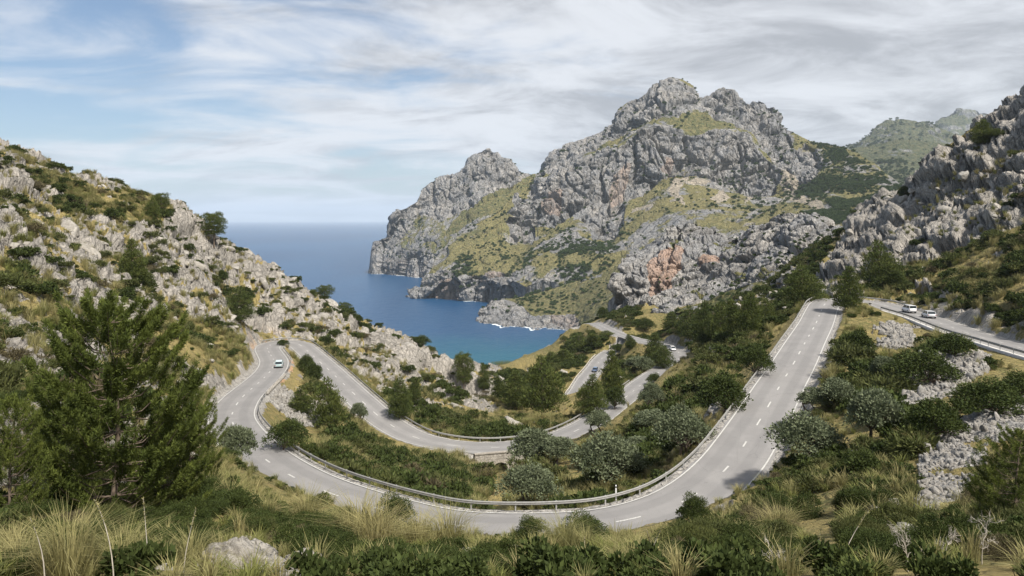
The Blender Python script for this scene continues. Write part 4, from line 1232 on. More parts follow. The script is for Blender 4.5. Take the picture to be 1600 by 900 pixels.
# ------------------------------------------------------------------ trees, each where it stands
def mk_protos():
    d = {}
    d['cone'] = [pine(1), pine(2, w=6.6), pine(3, h=8, w=4.6)]
    d['round'] = [pine(11, n=9000, w=7.4, profile='umbrella', clear=0.38, ll=0.36), pine(12, n=9000, w=8.0, profile='umbrella', clear=0.30, ll=0.36)]
    d['olive'] = [broadleaf(21), broadleaf(22, w=7.0), broadleaf(23, w=5.4, trunks=1)]
    d['bushy'] = [broadleaf(31, mat=M_MASTIC, clear=0.02, trunks=1), broadleaf(32, mat=M_MASTIC, w=7, clear=0.02, trunks=1)]
    d['near'] = [plume_pine(41), plume_pine(42, w=6.0, needles=60000, lw=0.015)]
    d['nearolive'] = [broadleaf(51, n=12000, h=5, w=5.2, ll=0.17, lw=0.035, mat=M_MASTIC, clear=0.05, trunks=1)]
    return d
PR = mk_protos()
SIZES = {}
for k, lst in PR.items():
    for a, b in lst:
        co = np.empty(len(b.vertices) * 3, np.float32); b.vertices.foreach_get('co', co); co = co.reshape(-1, 3)
        SIZES[b.name] = (co[:, 2].max(), np.abs(co[:, :2]).max() * 1.9)
TREE_AT = []
def plant_tree(kind, u, v, top, wpx, label, cat='tree', d=None, name=None, group=None, var=None, sink=0.0):
    p = on_ground(u, d) if d else hit(u, v)
    if p is None: print('no ground for', u, v); return
    if d: v = V0 - F * p[2] / p[1]
    lst = PR[kind]; wd, cr = lst[(var if var is not None else int(u * 7 + v)) % len(lst)]
    h0, w0 = SIZES[cr.name]
    hh = max(1.0, (v - top) / F * p[1]); ww = wpx / F * p[1]
    nm = name or {'cone': 'pine_tree', 'round': 'pine_tree', 'near': 'pine_tree', 'olive': 'olive_tree', 'bushy': 'mastic_tree', 'nearolive': 'mastic_tree'}[kind]
    t = empty(nm, (p[0], p[1], p[2] - 0.15 - sink), (u * 1.7 + v) % 6.28)
    sx = ww / w0 * (1.14 if kind == 'olive' else 1.0); sz = hh / h0 * (1.05 if kind in ('olive', 'cone') else 1.0)
    t.scale = (sx, sx, sz)
    link('trunk', wd, t); link('crown', cr, t)
    tag(t, label, cat, group)
    TREE_AT.append((u, v, hh, p))
    return t
TREES = [
 # left: the big young pines and the hillside
 ('near', 172, 800, 438, 310, 'big bushy young pine filling the left foreground', 'tree', 24, 0),
 ('near', 20, 800, 605, 130, 'lower dark pine at the left edge beside the big foreground pine', 'tree', 21, 1),
 ('near', 292, 720, 585, 120, 'bright green young pine at the right flank of the big foreground pine', 'tree', 36, 1),
 ('near', 95, 800, 615, 165, 'dark pine thicket below and left of the big foreground pine', 'tree', 28, 1),
 ('near', 262, 800, 640, 150, 'dark pine thicket filling the gap under the bright young pine', 'tree', 27, 0),
 ('cone', 948, 552, 516, 34, 'dark pine between the pale upper lane and the lower road', 'tree', 322, 1),
 ('bushy', 966, 556, 536, 34, 'dark bush hiding the upper end of the lower road', 'bush', 305, 0),
 ('round', 335, 366, 327, 54, 'lone umbrella pine on the left skyline against the sea', 'tree', 228, 0),
 ('round', 252, 334, 298, 34, 'pine with split crown leaning on the left skyline ridge', 'tree', 212, 1),
 ('cone', 238, 345, 308, 30, 'low dark pine just left of the split skyline pine', 'tree', 205, 1),
 ('cone', 207, 448, 374, 50, 'dark pine in the gully below the pale slab of the left hillside', 'tree', None, 0),
 ('cone', 224, 452, 410, 40, 'small dark pine tucked beside the pine in the left hillside gully', 'tree', None, 2),
 ('cone', 372, 505, 448, 62, 'wide dark pine on the rocks above the left hairpin', 'tree', None, 1),
 ('round', 507, 474, 443, 34, 'round pine on the ridge against the water above the left hairpin', 'tree', 262, 1),
 ('round', 489, 472, 450, 16, 'tiny round pine left of the ridge pine against the water', 'tree', 262, 0),
 ('round', 537, 498, 470, 28, 'ragged pine lower down the ridge against the water', 'tree', 266, 1),
 ('bushy', 560, 507, 490, 20, 'rounded bush on the ridge edge below the ragged pine', 'bush', 268, 0),
 ('bushy', 657, 540, 522, 38, 'dark flat bush on the ridge shoulder above the blue cove', 'bush', 272, 1),
 ('round', 725, 590, 546, 42, 'round headed pine standing alone against the turquoise water', 'tree', 262, 0),
 ('cone', 756, 604, 570, 26, 'small pine right of the round headed pine at the water line', 'tree', 262, 1),
 ('bushy', 347, 443, 420, 24, 'round dark bush alone on pale rocks of the left hillside', 'bush', None, 0),
 ('olive', 370, 732, 663, 56, 'grey green olive at the inside kerb of the left road bend', 'tree', 74, 2),
 ('bushy', 352, 745, 700, 50, 'dark mastic bush at the foot of the olive on the left road bend', 'bush', 66, 1),
 ('bushy', 450, 702, 648, 80, 'wide dark mastic between the two roads on the left', 'bush', None, 1),
 ('cone', 512, 672, 590, 66, 'bright green pine between the two roads on the left', 'tree', None, 1),
 ('cone', 470, 648, 606, 50, 'low pine beside the gravel bank inside the left bend', 'tree', None, 0),
 ('bushy', 490, 602, 562, 36, 'grey green bush between the roads below the left hairpin', 'bush', None, 0),
 ('bushy', 478, 585, 550, 34, 'dark bush inside the tip of the left hairpin', 'bush', None, 1),
 ('bushy', 442, 545, 529, 24, 'small dark bush at the very tip of the left hairpin', 'bush', 200, 0),
 ('olive', 560, 660, 628, 30, 'small olive at the kerb of the middle road on the left', 'tree', None, 0),
 ('cone', 625, 655, 590, 50, 'dense dark pine beyond the middle road guardrail', 'tree', None, 1),
 ('cone', 645, 632, 590, 34, 'narrower pine behind the dense dark pine past the middle road', 'tree', None, 2),
 # centre: pines round the lower road
 ('cone', 848, 648, 556, 84, 'tallest yellow green pine of the grove left of the lower road', 'tree', None, 1),
 ('cone', 806, 640, 580, 56, 'dark pine at the left end of the grove above the cove', 'tree', None, 0),
 ('cone', 782, 628, 584, 36, 'slim pine at the far left of the grove above the cove', 'tree', None, 2),
 ('cone', 880, 612, 545, 48, 'mid green pine behind the tall pine of the grove', 'tree', 300, 0),
 ('cone', 862, 600, 548, 44, 'dark pine in the middle of the grove above the cove', 'tree', 330, 2),
 ('cone', 905, 575, 522, 56, 'dark spreading pine above the lower road end', 'tree', 330, 1),
 ('cone', 930, 566, 520, 40, 'pine next to the spreading pine above the lower road end', 'tree', 318, 2),
 ('round', 790, 590, 570, 60, 'low wide bush on the ridge track above the cove', 'tree', 410, 1),
 ('cone', 957, 622, 548, 46, 'tall dark pine at the right kerb of the lower road', 'tree', None, 0),
 ('cone', 925, 652, 585, 60, 'bushy round pine in front of the lower road', 'tree', None, 1),
 ('bushy', 960, 640, 600, 40, 'green bush left of the end of the middle road', 'bush', None, 0),
 ('olive', 1000, 600, 556, 44, 'grey green tree behind the end of the middle road', 'tree', 222, 2),
 ('cone', 1036, 596, 540, 46, 'yellow green pine left of the road patch with the white car', 'tree', 224, 1),
 ('cone', 1024, 566, 520, 44, 'dark pine above the yellow green pine by the hairpin', 'tree', 252, 0),
 ('cone', 985, 560, 522, 24, 'small pine below the pale upper lane', 'tree', 290, 2),
 ('bushy', 1022, 612, 580, 30, 'dark bush closing the end of the middle road', 'bush', 196, 1),
 ('olive', 1018, 645, 598, 42, 'small grey olive below the end of the middle road', 'tree', None, 0),
 # right of the centre: pine wood under the crag
 ('cone', 1078, 532, 478, 52, 'first pine of the wood under the crag, nearest the hairpin', 'tree', None, 1),
 ('cone', 1100, 540, 470, 46, 'second pine of the wood under the crag', 'tree', None, 0),
 ('cone', 1126, 535, 472, 54, 'third pine of the wood under the crag, dark and broad', 'tree', None, 1),
 ('cone', 1150, 530, 468, 46, 'bright pine in the middle of the wood under the crag', 'tree', None, 2),
 ('cone', 1172, 524, 460, 50, 'tall pine right in the wood under the crag', 'tree', None, 0),
 ('cone', 1196, 512, 466, 44, 'last pine of the wood under the crag beside pale rocks', 'tree', None, 1),
 ('cone', 1050, 520, 488, 40, 'low pine left of the wood under the crag', 'tree', None, 0),
 ('bushy', 1010, 520, 495, 34, 'dark bush above the pale upper lane', 'bush', None, 1),
 ('bushy', 942, 500, 478, 24, 'dark bush beside the dirt clearing under the crag', 'bush', 400, 0),
 ('bushy', 1180, 585, 534, 66, 'dark mastic left of the right hand road, upper one', 'bush', None, 1),
 ('bushy', 1130, 645, 580, 92, 'large dark mastic left of the right hand road, lower one', 'bush', None, 0),
 ('cone', 1254, 492, 414, 78, 'large dark pine left of the top of the right hand road', 'tree', 172, 1),
 ('cone', 1326, 486, 416, 58, 'dark pine right at the top of the right hand road', 'tree', 152, 0),
 ('cone', 1374, 470, 376, 74, 'tallest dark pine against the rock behind the upper road bend', 'tree', 186, 1),
 ('cone', 1402, 472, 420, 46, 'low pine right of the tallest pine at the upper road bend', 'tree', 182, 2),
 ('cone', 1535, 222, 186, 44, 'dark pine growing in a notch of the right rock ridge', 'tree', 236, 0),
 ('cone', 1556, 232, 200, 40, 'second dark pine in the notch of the right rock ridge', 'tree', 232, 1),
 ('bushy', 1412, 308, 288, 24, 'dark bush hanging on the edge of the right rock ridge', 'bush', 266, 0),
 # olives in the middle
 ('olive', 835, 738, 668, 84, 'olive tree hiding the middle road right of the stone bridge', 'tree', 116, 0),
 ('olive', 872, 735, 682, 60, 'paler olive leaning right of the olive by the bridge', 'tree', 112, 2),
 ('olive', 828, 795, 718, 98, 'broad olive just behind the near guardrail', 'tree', None, 1),
 ('olive', 950, 762, 668, 118, 'biggest olive in the hollow of the near bend, with dark forked trunk', 'tree', None, 1),
 ('olive', 1003, 745, 680, 64, 'olive right behind the biggest olive in the hollow', 'tree', 106, 0),
 ('olive', 1065, 715, 628, 96, 'spreading olive above the earth bank of the right hand road', 'tree', None, 1),
 ('olive', 1022, 705, 640, 66, 'olive left of the spreading olive above the earth bank', 'tree', 118, 2),
 ('olive', 935, 690, 640, 46, 'small olive at the lower kerb of the middle road', 'tree', 128, 0),
 # right of the right hand road
 ('olive', 1258, 728, 636, 118, 'full olive with twin trunks right of the near road bend', 'tree', None, 1),
 ('olive', 1366, 700, 606, 84, 'thin grey olive on the slope below the scree', 'tree', None, 2),
 ('olive', 1272, 645, 604, 56, 'low grey olive by the right kerb of the right hand road', 'tree', None, 0),
 ('olive', 1308, 640, 588, 62, 'grey olive in the middle of the right slope', 'tree', None, 0),
 ('olive', 1382, 600, 555, 40, 'pale olive below the small gravel mound', 'tree', None, 2),
 ('bushy', 1228, 590, 545, 0.1, 'x', 'bush', None, 0),
 ('bushy', 1440, 602, 540, 120, 'long dark mastic thicket between the two scree slopes', 'bush', None, 1),
 ('bushy', 1490, 570, 516, 80, 'dark mastic at the right end of the thicket under the upper road', 'bush', 92, 0),
 ('bushy', 1340, 560, 510, 70, 'dark bush between the right hand road and the gravel mound', 'bush', None, 0),
 ('bushy', 1545, 665, 585, 130, 'very dark thicket above the large scree at the right', 'bush', 58, 1),
 ('bushy', 1460, 690, 615, 100, 'dark thicket left of the large scree', 'bush', None, 0),
 ('bushy', 1600, 640, 575, 90, 'dark thicket at the right frame edge under the road', 'bush', 62, 1),
 ('bushy', 1345, 745, 695, 74, 'dark round mastic below the thin grey olive', 'bush', None, 1),
 ('near', 1592, 880, 655, 150, 'dark juniper like pine at the lower right corner', 'tree', 21, 1),
 ('nearolive', 1085, 842, 762, 64, 'upright dark olive at the outer kerb of the near bend', 'tree', 43, 0),
 ('nearolive', 615, 825, 764, 86, 'dark mastic overlapping the near road left of the middle', 'bush', 46, 0),
 ('nearolive', 530, 822, 786, 80, 'low mastic at the near kerb in front of the left dashes', 'bush', 48, 0),
 ('nearolive', 910, 860, 796, 100, 'mastic in front of the near road right of the middle', 'bush', 44, 0),
 ('nearolive', 830, 860, 800, 70, 'smaller mastic overlapping the near road in the middle', 'bush', 45, 0),
]
for i, T_ in enumerate(TREES):
    kind, u, v, top, w, lab, cat, d, var = T_
    if lab == 'x': continue
    plant_tree(kind, u, v, top, w, lab, cat, d, name=('mastic_bush' if cat == 'bush' else None), var=var)

# ------------------------------------------------------------------ shrubs
SH = [shrub(1, 1100), shrub(2, 1000, nl=6, flat=0.9), shrub(3, 1000, mat=M_BROOM, ll=0.26, lw=0.03, flat=0.85), shrub(4, 900, mat=M_MASTIC, nl=11, flat=0.8),
      shrub(5, 900, mat=M_HEATH, ll=0.22, lw=0.025, flat=0.7), shrub(6, 1000, mat=M_BROOM, ll=0.2, lw=0.05, flat=0.75)]
SHN = [shrub(101, 14000, ll=0.055, lw=0.014, nl=14), shrub(102, 14000, ll=0.06, lw=0.012, nl=11, flat=1.05), shrub(103, 8000, mat=M_BROOM, ll=0.13, lw=0.008, flat=1.0, nl=12), shrub(104, 14000, ll=0.045, lw=0.014, nl=16, flat=0.8),
       shrub(105, 7000, mat=M_HEATH, ll=0.10, lw=0.007, flat=0.8, nl=12), shrub(106, 8000, mat=M_BROOM, ll=0.08, lw=0.018, flat=0.9, nl=12)]
# bigger rocks of the foreground: (bearing, depth, width in the picture)
FRONT_ROCKS = [(360, 15.5, 210), (470, 17, 130), (1425, 25, 100), (1375, 38, 60), (1395, 39, 56), (1220, 26, 70), (800, 38, 60), (745, 33, 80), (690, 29, 60), (330, 40, 36), (630, 22, 60), (400, 46, 40), (560, 21, 40)]
def hides_rock(u, d, reach=3.2):
    m = np.zeros(u.shape, bool)
    for a, b, w in FRONT_ROCKS: m |= (np.abs(u - a) < w * 0.5) & (d < b + 0.3) & (d > b - reach)
    return m
def sample_fan(n, d0, d1, u0=-250, u1=1880, power=2.0):
    u = rng.uniform(u0, u1, n)
    d = (d0 ** power + rng.random(n) * (d1 ** power - d0 ** power)) ** (1 / power)
    return u, d
def ground_info(u, d):
    x = (u - 800) / F * d; y = d
    z = ground_z(x, y)
    return np.stack([x, y, z], 1), field(RD2, x, y), field(rockness, x, y), field(scree, x, y), field(soil, x, y)
u_, d_ = sample_fan(72000, 9.5, 460, power=1.65)
pos, rd_, rk_, sc_, so_ = ground_info(u_, d_)
vv_ = V0 - F * pos[:, 2] / pos[:, 1]
clump = fbm(pos * 0.10, 3, seed=301); clump2 = fbm(pos * 0.35, 2, seed=305)
kind_bias = fbm(pos * 0.06, 2, seed=311)
lh_ = field(left_hill, pos[:, 0], pos[:, 1]); rr_ = field(right_rock, pos[:, 0], pos[:, 1]); gl_ = field(np.maximum(grass_l1, grass_l2), pos[:, 0], pos[:, 1])
dens = 0.80 * sstep(clump + 0.6 * clump2, -0.45, 0.25)
dens = np.where((u_ > 1040) & (d_ < 60), 0.95 * sstep(clump + 0.6 * clump2, -0.7, 0.0), dens)
dens = np.where(lh_ > 0.5, 0.36 * sstep(clump + 0.6 * clump2, -0.15, 0.45) + 0.03, dens)
dens = np.where(rr_ > 0.5, 0.10 * sstep(clump + 0.5 * clump2, 0.0, 0.5), dens)
dens = np.where(d_ < 19, dens * 0.85, dens)
dens = np.where(gl_ > 0.5, 0.10, dens)
dens = np.where((u_ > 1300) & (vv_ < 490), dens * 0.45, dens)
dens = np.where(d_ > 330, dens * (u_ > 880) * (u_ < 1000) * 0.8, dens)
dens *= (1 - 0.93 * np.clip(sc_ + so_, 0, 1))
rad = np.exp(rng.normal(-0.14, 0.45, len(u_))) * np.clip(0.75 + d_ / 160.0, 0.75, 1.6); rad = np.clip(rad, 0.25, 2.6)
rad = np.where((d_ > 60) & (lh_ < 0.5) & (rr_ < 0.5), np.minimum(rad * 1.3, 2.9), rad)
rad = np.where(d_ < 30, np.minimum(rad, 0.22 + d_ / 30.0), rad)
keep = ~hides_rock(u_, d_, 6.5) & (rng.random(len(u_)) < dens) & (rd_ > 4.5 + rad * 0.8) & (vv_ > 225) & (vv_ < 1040) & ~((np.abs((pos[:, 0] - BP[0]) * BT[0] + (pos[:, 1] - BP[1]) * BT[1]) < 6) & (np.abs((pos[:, 0] - BP[0]) * BS[0] + (pos[:, 1] - BP[1]) * BS[1] - 13) < 13))
idx_ = np.nonzero(keep)[0]
flat_ = rng.uniform(0.75, 1.15, len(u_))
sel = []
for i in idx_:
    hp = rad[i] * 1.1 * F / d_[i]
    if covers_road(u_[i], vv_[i], hp, hp * 1.7, d_[i]):
        rad[i] *= 0.42; hp *= 0.42
        if covers_road(u_[i], vv_[i], hp, hp * 1.7, d_[i]) and not (rd_[i] < 13 and d_[i] < 90 and rng.random() < 0.6): continue
    sel.append(i)
sel = np.array(sel)
kr = rng.random(len(u_)) + kind_bias * 0.6
ksh = np.select([kr < 0.28, kr < 0.48, kr < 0.62, kr < 0.80, kr < 0.90], [0, 1, 3, 2, 4], 5)
rotz = rng.uniform(0, 6.283, len(u_))
print('shrubs', len(sel))
inview = (u_ > -10) & (u_ < 1610) & (vv_ < 905)
rank = np.where(inview[sel], rad[sel] / d_[sel], 0)
order = sel[np.argsort(-rank)]
SHNAME = {0: 'mastic_shrub', 1: 'mastic_shrub', 3: 'mastic_shrub', 2: 'broom_shrub', 5: 'broom_shrub', 4: 'heath_shrub'}
SHWORD = {'mastic_shrub': 'dark green mastic shrub', 'broom_shrub': 'yellowish green broom shrub', 'heath_shrub': 'dry brownish heath shrub'}
def region(u, v, d):
    if v > 835: r = 'in the foreground at the bottom of the picture'
    elif u < 340 and v > 640: r = 'around the big foreground pine on the left'
    elif d < 62: r = 'on the slope in front of the near road bend'
    elif u < 460 and v < 560: r = 'among pale rocks of the upper left hillside'
    elif u < 420: r = 'on the bank left of the left road'
    elif v < 640 and u < 780: r = 'on the ridge between middle road and sea'
    elif u > 1300 and v < 480: r = 'on the steep slope above the upper road'
    elif u > 1230: r = 'on the right slope below the upper road'
    elif u > 1040 and v < 700: r = 'on the slope left of the right hand road'
    elif v > 690: r = 'in the hollow inside the near road bend'
    elif u < 760: r = 'between the two roads on the left'
    else: r = 'among the olives in the middle valley'
    side = 'left part' if u < 533 else ('right part' if u > 1066 else 'middle part')
    return r
sources = {}
def lm_label(head, u, v, near=125):
    best = None
    for a, b, nm in LANDMARKS:
        dd2 = math.hypot(u - a, (v - b) * 1.3)
        if dd2 < near and (best is None or dd2 < best[0]): best = (dd2, a, b, nm)
    if best is None: return None
    _, a, b, nm = best
    if abs(u - a) > abs(v - b) * 1.4: w_ = 'left of' if u < a else 'right of'
    else: w_ = 'above' if v < b else 'below'
    far_ = 'just ' if best[0] < near * 0.35 else ''
    return head + ' ' + far_ + w_ + ' ' + nm
LANDMARKS = [(335, 345, 'the lone umbrella pine'), (250, 325, 'the split skyline pine'), (207, 415, 'the gully pine'), (372, 480, 'the pine over the hairpin'), (450, 535, 'the left hairpin tip'), (180, 450, 'the big foreground pine top'),
 (325, 600, 'the bright young pine'), (370, 700, 'the kerb olive'), (512, 635, 'the bright pine between the roads'), (450, 675, 'the wide mastic between the roads'), (625, 625, 'the dense pine past the guardrail'), (725, 570, 'the pine against the water'),
 (772, 720, 'the stone bridge'), (830, 760, 'the broad olive'), (950, 715, 'the biggest olive'), (1065, 670, 'the spreading olive'), (850, 600, 'the tallest grove pine'), (1258, 685, 'the twin trunk olive'), (1366, 655, 'the thin grey olive'),
 (1254, 455, 'the large pine by the road top'), (1374, 425, 'the tallest upper bend pine'), (1440, 490, 'the two vehicles'), (1130, 610, 'the large mastic by the road'), (1530, 700, 'the large scree'), (1460, 600, 'the upper scree'), (1375, 530, 'the gravel mound'),
 (355, 870, 'the big cracked boulder'), (470, 870, 'the smooth white boulder'), (615, 790, 'the mastic over the near road'), (1085, 800, 'the upright kerb olive'), (1425, 830, 'the flat pale boulder'), (1590, 770, 'the corner pine'), (1010, 900, 'the bent pale stalk'), (1205, 900, 'the leftmost bare twig'), (1310, 905, 'the long leaning stalk'), (1475, 900, 'the branching bare twig'), (1535, 890, 'the tallest bare twig'), (915, 905, 'the straight pale stalk'), (590, 870, 'the straw coloured tussock'), (235, 900, 'the tall dry stalk'), (1535, 200, 'the notch pines'),
 (657, 530, 'the flat ridge bush'), (507, 455, 'the round ridge pine'), (100, 850, 'the corner tussock'), (800, 850, 'the small mastic before the road'), (910, 830, 'the middle mastic before the road'), (60, 270, 'the left skyline knob'), (540, 600, 'the middle road start'),
 (700, 700, 'the middle road bend'), (1520, 430, 'the steep grassy bank'), (1300, 800, 'the brown earth patch'), (1220, 860, 'the broken pale rock'), (660, 870, 'the bottom white rocks'), (20, 600, 'the left edge pine'), (120, 380, 'the pale rock slab'), (1180, 560, 'the upper roadside mastic')]
for i in order[:300]:
    k = int(ksh[i]); nm = SHNAME[k]; nearby = d_[i] < 42
    o = link(nm, SHN[k] if nearby else SH[k]); o.location = (pos[i][0], pos[i][1], pos[i][2] - 0.1 * rad[i]); o.rotation_euler = (0, 0, rotz[i])
    o.scale = (rad[i], rad[i], rad[i] * flat_[i])
    if not nearby: sources.setdefault(k, o)
    reg_ = region(u_[i], vv_[i], d_[i])
    wpx = rad[i] * 2 * F / d_[i]
    sz = 'large ' if wpx > 75 else ('middling ' if wpx > 38 else 'small ')
    lb = lm_label(sz + SHWORD[nm], u_[i], vv_[i]) or (sz + SHWORD[nm] + ' ' + reg_)
    tag(o, lb, 'shrub', 'wild shrubs on the slopes')
for k in range(6):
    if k not in sources:
        i = order[300 + k]; o = link(SHNAME[k], SH[k]); o.location = pos[i]; o.scale = (rad[i],) * 3
        sources[k] = o; tag(o, SHWORD[SHNAME[k]] + ' on the slope', 'shrub', 'shrubs on the slope')
rest = order[300:]
scatter_stuff('undergrowth', pos[rest] - np.array([0, 0, 0.08]) * rad[rest, None], np.stack([rad[rest], rad[rest], rad[rest] * flat_[rest]], 1),
              np.stack([0 * rotz[rest], 0 * rotz[rest], rotz[rest]], 1), ksh[rest], [sources[k] for k in range(6)])

# ------------------------------------------------------------------ boulders and loose rock
BO = [boulder(s, 3, sq) for s, sq in ((1, (1.2, 0.9, 0.7)), (2, (1, 1, 0.6)), (3, (1.4, 0.8, 0.75)), (4, (1, 0.8, 0.9)), (5, (1.3, 1.1, 0.5)))]
SG = [boulder(s, 2, q, 'scree_stone', M_STONE_G) for s, q in ((11, (1.4, 0.8, 0.5)), (12, (1.1, 0.9, 0.4)), (13, (1.6, 0.7, 0.6)), (14, (1, 1, 0.8)))]
BIG = boulder(31, 6, (1.5, 1.0, 0.55), fissure=0.14)
u2, d2 = sample_fan(31000, 10, 330, power=1.8)
pos2, rd2, rk2, sc2, so2 = ground_info(u2, d2)
vv2 = V0 - F * pos2[:, 2] / pos2[:, 1]
cl2 = fbm(pos2 * 0.16, 3, seed=401)
dn = 0.15 * (rk2 > 0.5) * sstep(cl2, -0.3, 0.4) + 0.05 * sstep(cl2, 0.0, 0.5) + 0.10 * so2 + 0.55 * ((d2 < 24) & (((u2 > 250) & (u2 < 760)) | ((u2 > 1150) & (u2 < 1300)))) * sstep(cl2, -0.2, 0.3)
r2 = np.exp(rng.normal(-0.62, 0.55, len(u2))) * np.clip(0.55 + d2 / 130.0, 0.5, 2.0); r2 = np.clip(r2, 0.12, 2.6)
r2 = np.where(d2 < 45, np.minimum(r2, 0.05 + d2 / 70), r2)
ok = (rng.random(len(u2)) < dn) & (rd2 > 4.0 + r2 * 1.3) & (vv2 > 225) & (vv2 < 1040)
s2 = [i for i in np.nonzero(ok)[0] if not covers_road(u2[i], vv2[i], r2[i] * 0.8 * F / d2[i], r2[i] * 2 * F / d2[i], d2[i])]
s2 = np.array(s2); print('boulders', len(s2))
inv2 = (u2 > -5) & (u2 < 1605) & (vv2 < 900)
ord2 = s2[np.argsort(-np.where(inv2[s2], r2[s2] / d2[s2], 0))]
rot2 = np.stack([rng.normal(0, 0.3, len(u2)), rng.normal(0.35, 0.25, len(u2)), rng.uniform(-0.6, 0.6, len(u2))], 1)
kb = rng.integers(0, 5, len(u2))
bsrc = {}
for i in ord2[:290]:
    k = int(kb[i]); o = link('boulder', BO[k]); o.location = pos2[i] - np.array([0, 0, 0.12 * r2[i]]); o.rotation_euler = rot2[i]; o.scale = (r2[i],) * 3
    bsrc.setdefault(k, o)
    wpx = r2[i] * 2 * F / d2[i]; sz = 'large ' if wpx > 60 else ('middling ' if wpx > 28 else 'small ')
    rg_ = region(u2[i], vv2[i], d2[i]); lb = lm_label(sz + 'pale limestone boulder', u2[i], vv2[i]) or (sz + 'pale limestone boulder ' + rg_)
    tag(o, lb, 'boulder', 'loose boulders on the slopes')
rest = ord2[290:]
scatter_stuff('loose_rock', pos2[rest] - np.array([0, 0, 0.12]) * r2[rest, None], r2[rest, None] * np.ones(3), rot2[rest], kb[rest], [bsrc[k] for k in range(5)])
def rock_at(u, d, wpx, lab, squash=1.0, tilt=0.1, rz=0.0, mesh=None, sink=0.25):
    p = on_ground(u, d); r_ = wpx / F * d / 2.6
    o = link('boulder', mesh or BIG); o.location = p - np.array([0, 0, sink * r_]); o.rotation_euler = (0.1, tilt, rz); o.scale = (r_, r_, r_ * squash)
    tag(o, lab, 'boulder'); return o
rock_at(360, 15.5, 210, 'big cracked white limestone boulder at the bottom left of the middle', 1.75, 0.12, 0.2)
rock_at(472, 17, 130, 'smooth white boulder right of the big cracked one at the bottom', 1.5, 0.25, 0.5)
rock_at(1425, 25, 100, 'flat pale boulder among bushes at the bottom right', 0.7, 0.0, 0.4)
rock_at(1375, 38, 60, 'upright white rock cluster on the right slope', 1.3, 0.5, 2.0, BO[3])
rock_at(1395, 39, 56, 'white slab leaning beside the upright rock cluster', 0.7, -0.4, 1.0, BO[2])
rock_at(1220, 26, 70, 'broken pale rock with brown earth at the bottom right', 0.8, 0.1, 0.9, BO[0])
rock_at(1280, 72, 40, 'grey rock under the full olive with twin trunks', 0.9, 0.1, 1.7, BO[1])
rock_at(1345, 60, 50, 'grey slab in the grass beside the thin grey olive', 0.6, 0.1, 0.2, BO[4])
rock_at(800, 38, 60, 'pale rock before the near road in the middle', 0.8, 0.1, 0.5, BO[3])
rock_at(745, 33, 80, 'long pale rock ledge at the bottom middle', 0.6, 0.1, 0.1, BO[2])
rock_at(690, 29, 60, 'low white rocks at the bottom middle, left one', 0.7, 0.0, 0.9, BO[0])
rock_at(330, 40, 36, 'white rock on the grassy rib under the big pine', 0.9, 0.1, 1.1, BO[1])
rock_at(630, 22, 60, 'white rock poking from grass at the bottom left of the middle', 0.8, 0.2, 1.9, BO[0])
rock_at(400, 46, 40, 'pale rock on the slope under the left end of the near road', 0.8, 0.1, 0.6, BO[2])
rock_at(560, 21, 40, 'small pale rock right of the smooth white boulder', 0.8, 0.1, 0.6, BO[4])
rock_at(20, 36, 70, 'pale boulder at the left frame edge behind the pines', 1.1, 0.1, 0.3, BO[0])
p = P(860, 548, 470)
o = link('boulder', BO[1]); o.location = p; o.scale = (5.2, 5.0, 7.5); o.rotation_euler = (0, 0, 0.5); tag(o, 'domed white rock standing on the ridge track above the cove', 'boulder')

# scree: stones past counting
u3, d3 = sample_fan(300000, 28, 165, 380, 1700)
x3 = (u3 - 800) / F * d3
m3 = field(scree, x3, d3) > 0.5
u3, d3 = u3[m3][:11000], d3[m3][:11000]
pos3, rd3, *_ = ground_info(u3, d3)
m3 = (rd3 > 4.4) & (fbm(pos3 * 0.5, 3, seed=601) > -0.35); pos3 = pos3[m3]; n3 = len(pos3); print('scree', n3)
r3 = np.clip(np.exp(rng.normal(-1.95, 0.55, n3)), 0.06, 0.6) * np.clip(pos3[:, 1] / 60, 0.8, 1.5)
SG0 = []
for k, me_ in enumerate(SG):
    o = link('scree_stone', me_); o.location = pos3[k]; o.scale = (r3[k],) * 3; SG0.append(o); tag(o, 'loose grey stone lying in the scree on the right slope', 'stone', 'loose stones of the scree')
scatter_stuff('scree', pos3[4:], (r3[4:, None] * np.ones(3)), rng.uniform(0, 6.28, (n3 - 4, 3)), rng.integers(0, 4, n3 - 4), SG0)

# ------------------------------------------------------------------ grass
TU = [tussock(1), tussock(2, n=110, h=0.65, spread=0.75), tussock(3, n=90, h=0.6, mat=M_GRASSG), tussock(4, n=70, h=1.0, spread=0.4, w=0.01)]
u4, d4 = sample_fan(62000, 9.5, 250, power=1.5)
pos4, rd4, rk4, sc4, so4 = ground_info(u4, d4)
vv4 = V0 - F * pos4[:, 2] / pos4[:, 1]
g4 = fbm(pos4 * 0.12, 3, seed=501)
gp4 = sstep(g4 + 0.35 * fbm(pos4 * 0.45, 2, seed=503), -0.12, 0.22)
dn4 = np.where(rk4 > 0.5, 0.12, 0.16 + 0.70 * gp4 * np.where((u4 > 760) & (d4 < 45), 0.28, np.where((u4 > 1040) & (d4 < 70), 0.45, 1.0))) * (1 - 0.9 * np.clip(sc4 + so4 * 0.8, 0, 1))
s4 = np.nonzero(~hides_rock(u4, d4) & (rng.random(len(u4)) < dn4) & (rd4 > 4.6) & (vv4 > 240) & (vv4 < 1080))[0]
r4 = rng.uniform(0.7, 1.35, len(u4)) * np.clip(0.8 + d4 / 130, 0.8, 1.7)
r4 = np.where(d4 < 30, r4 * 0.62, r4)
bank4 = (rd4 < 13) & (d4 < 90)
r4 = np.where(bank4, r4 * 0.6, r4)
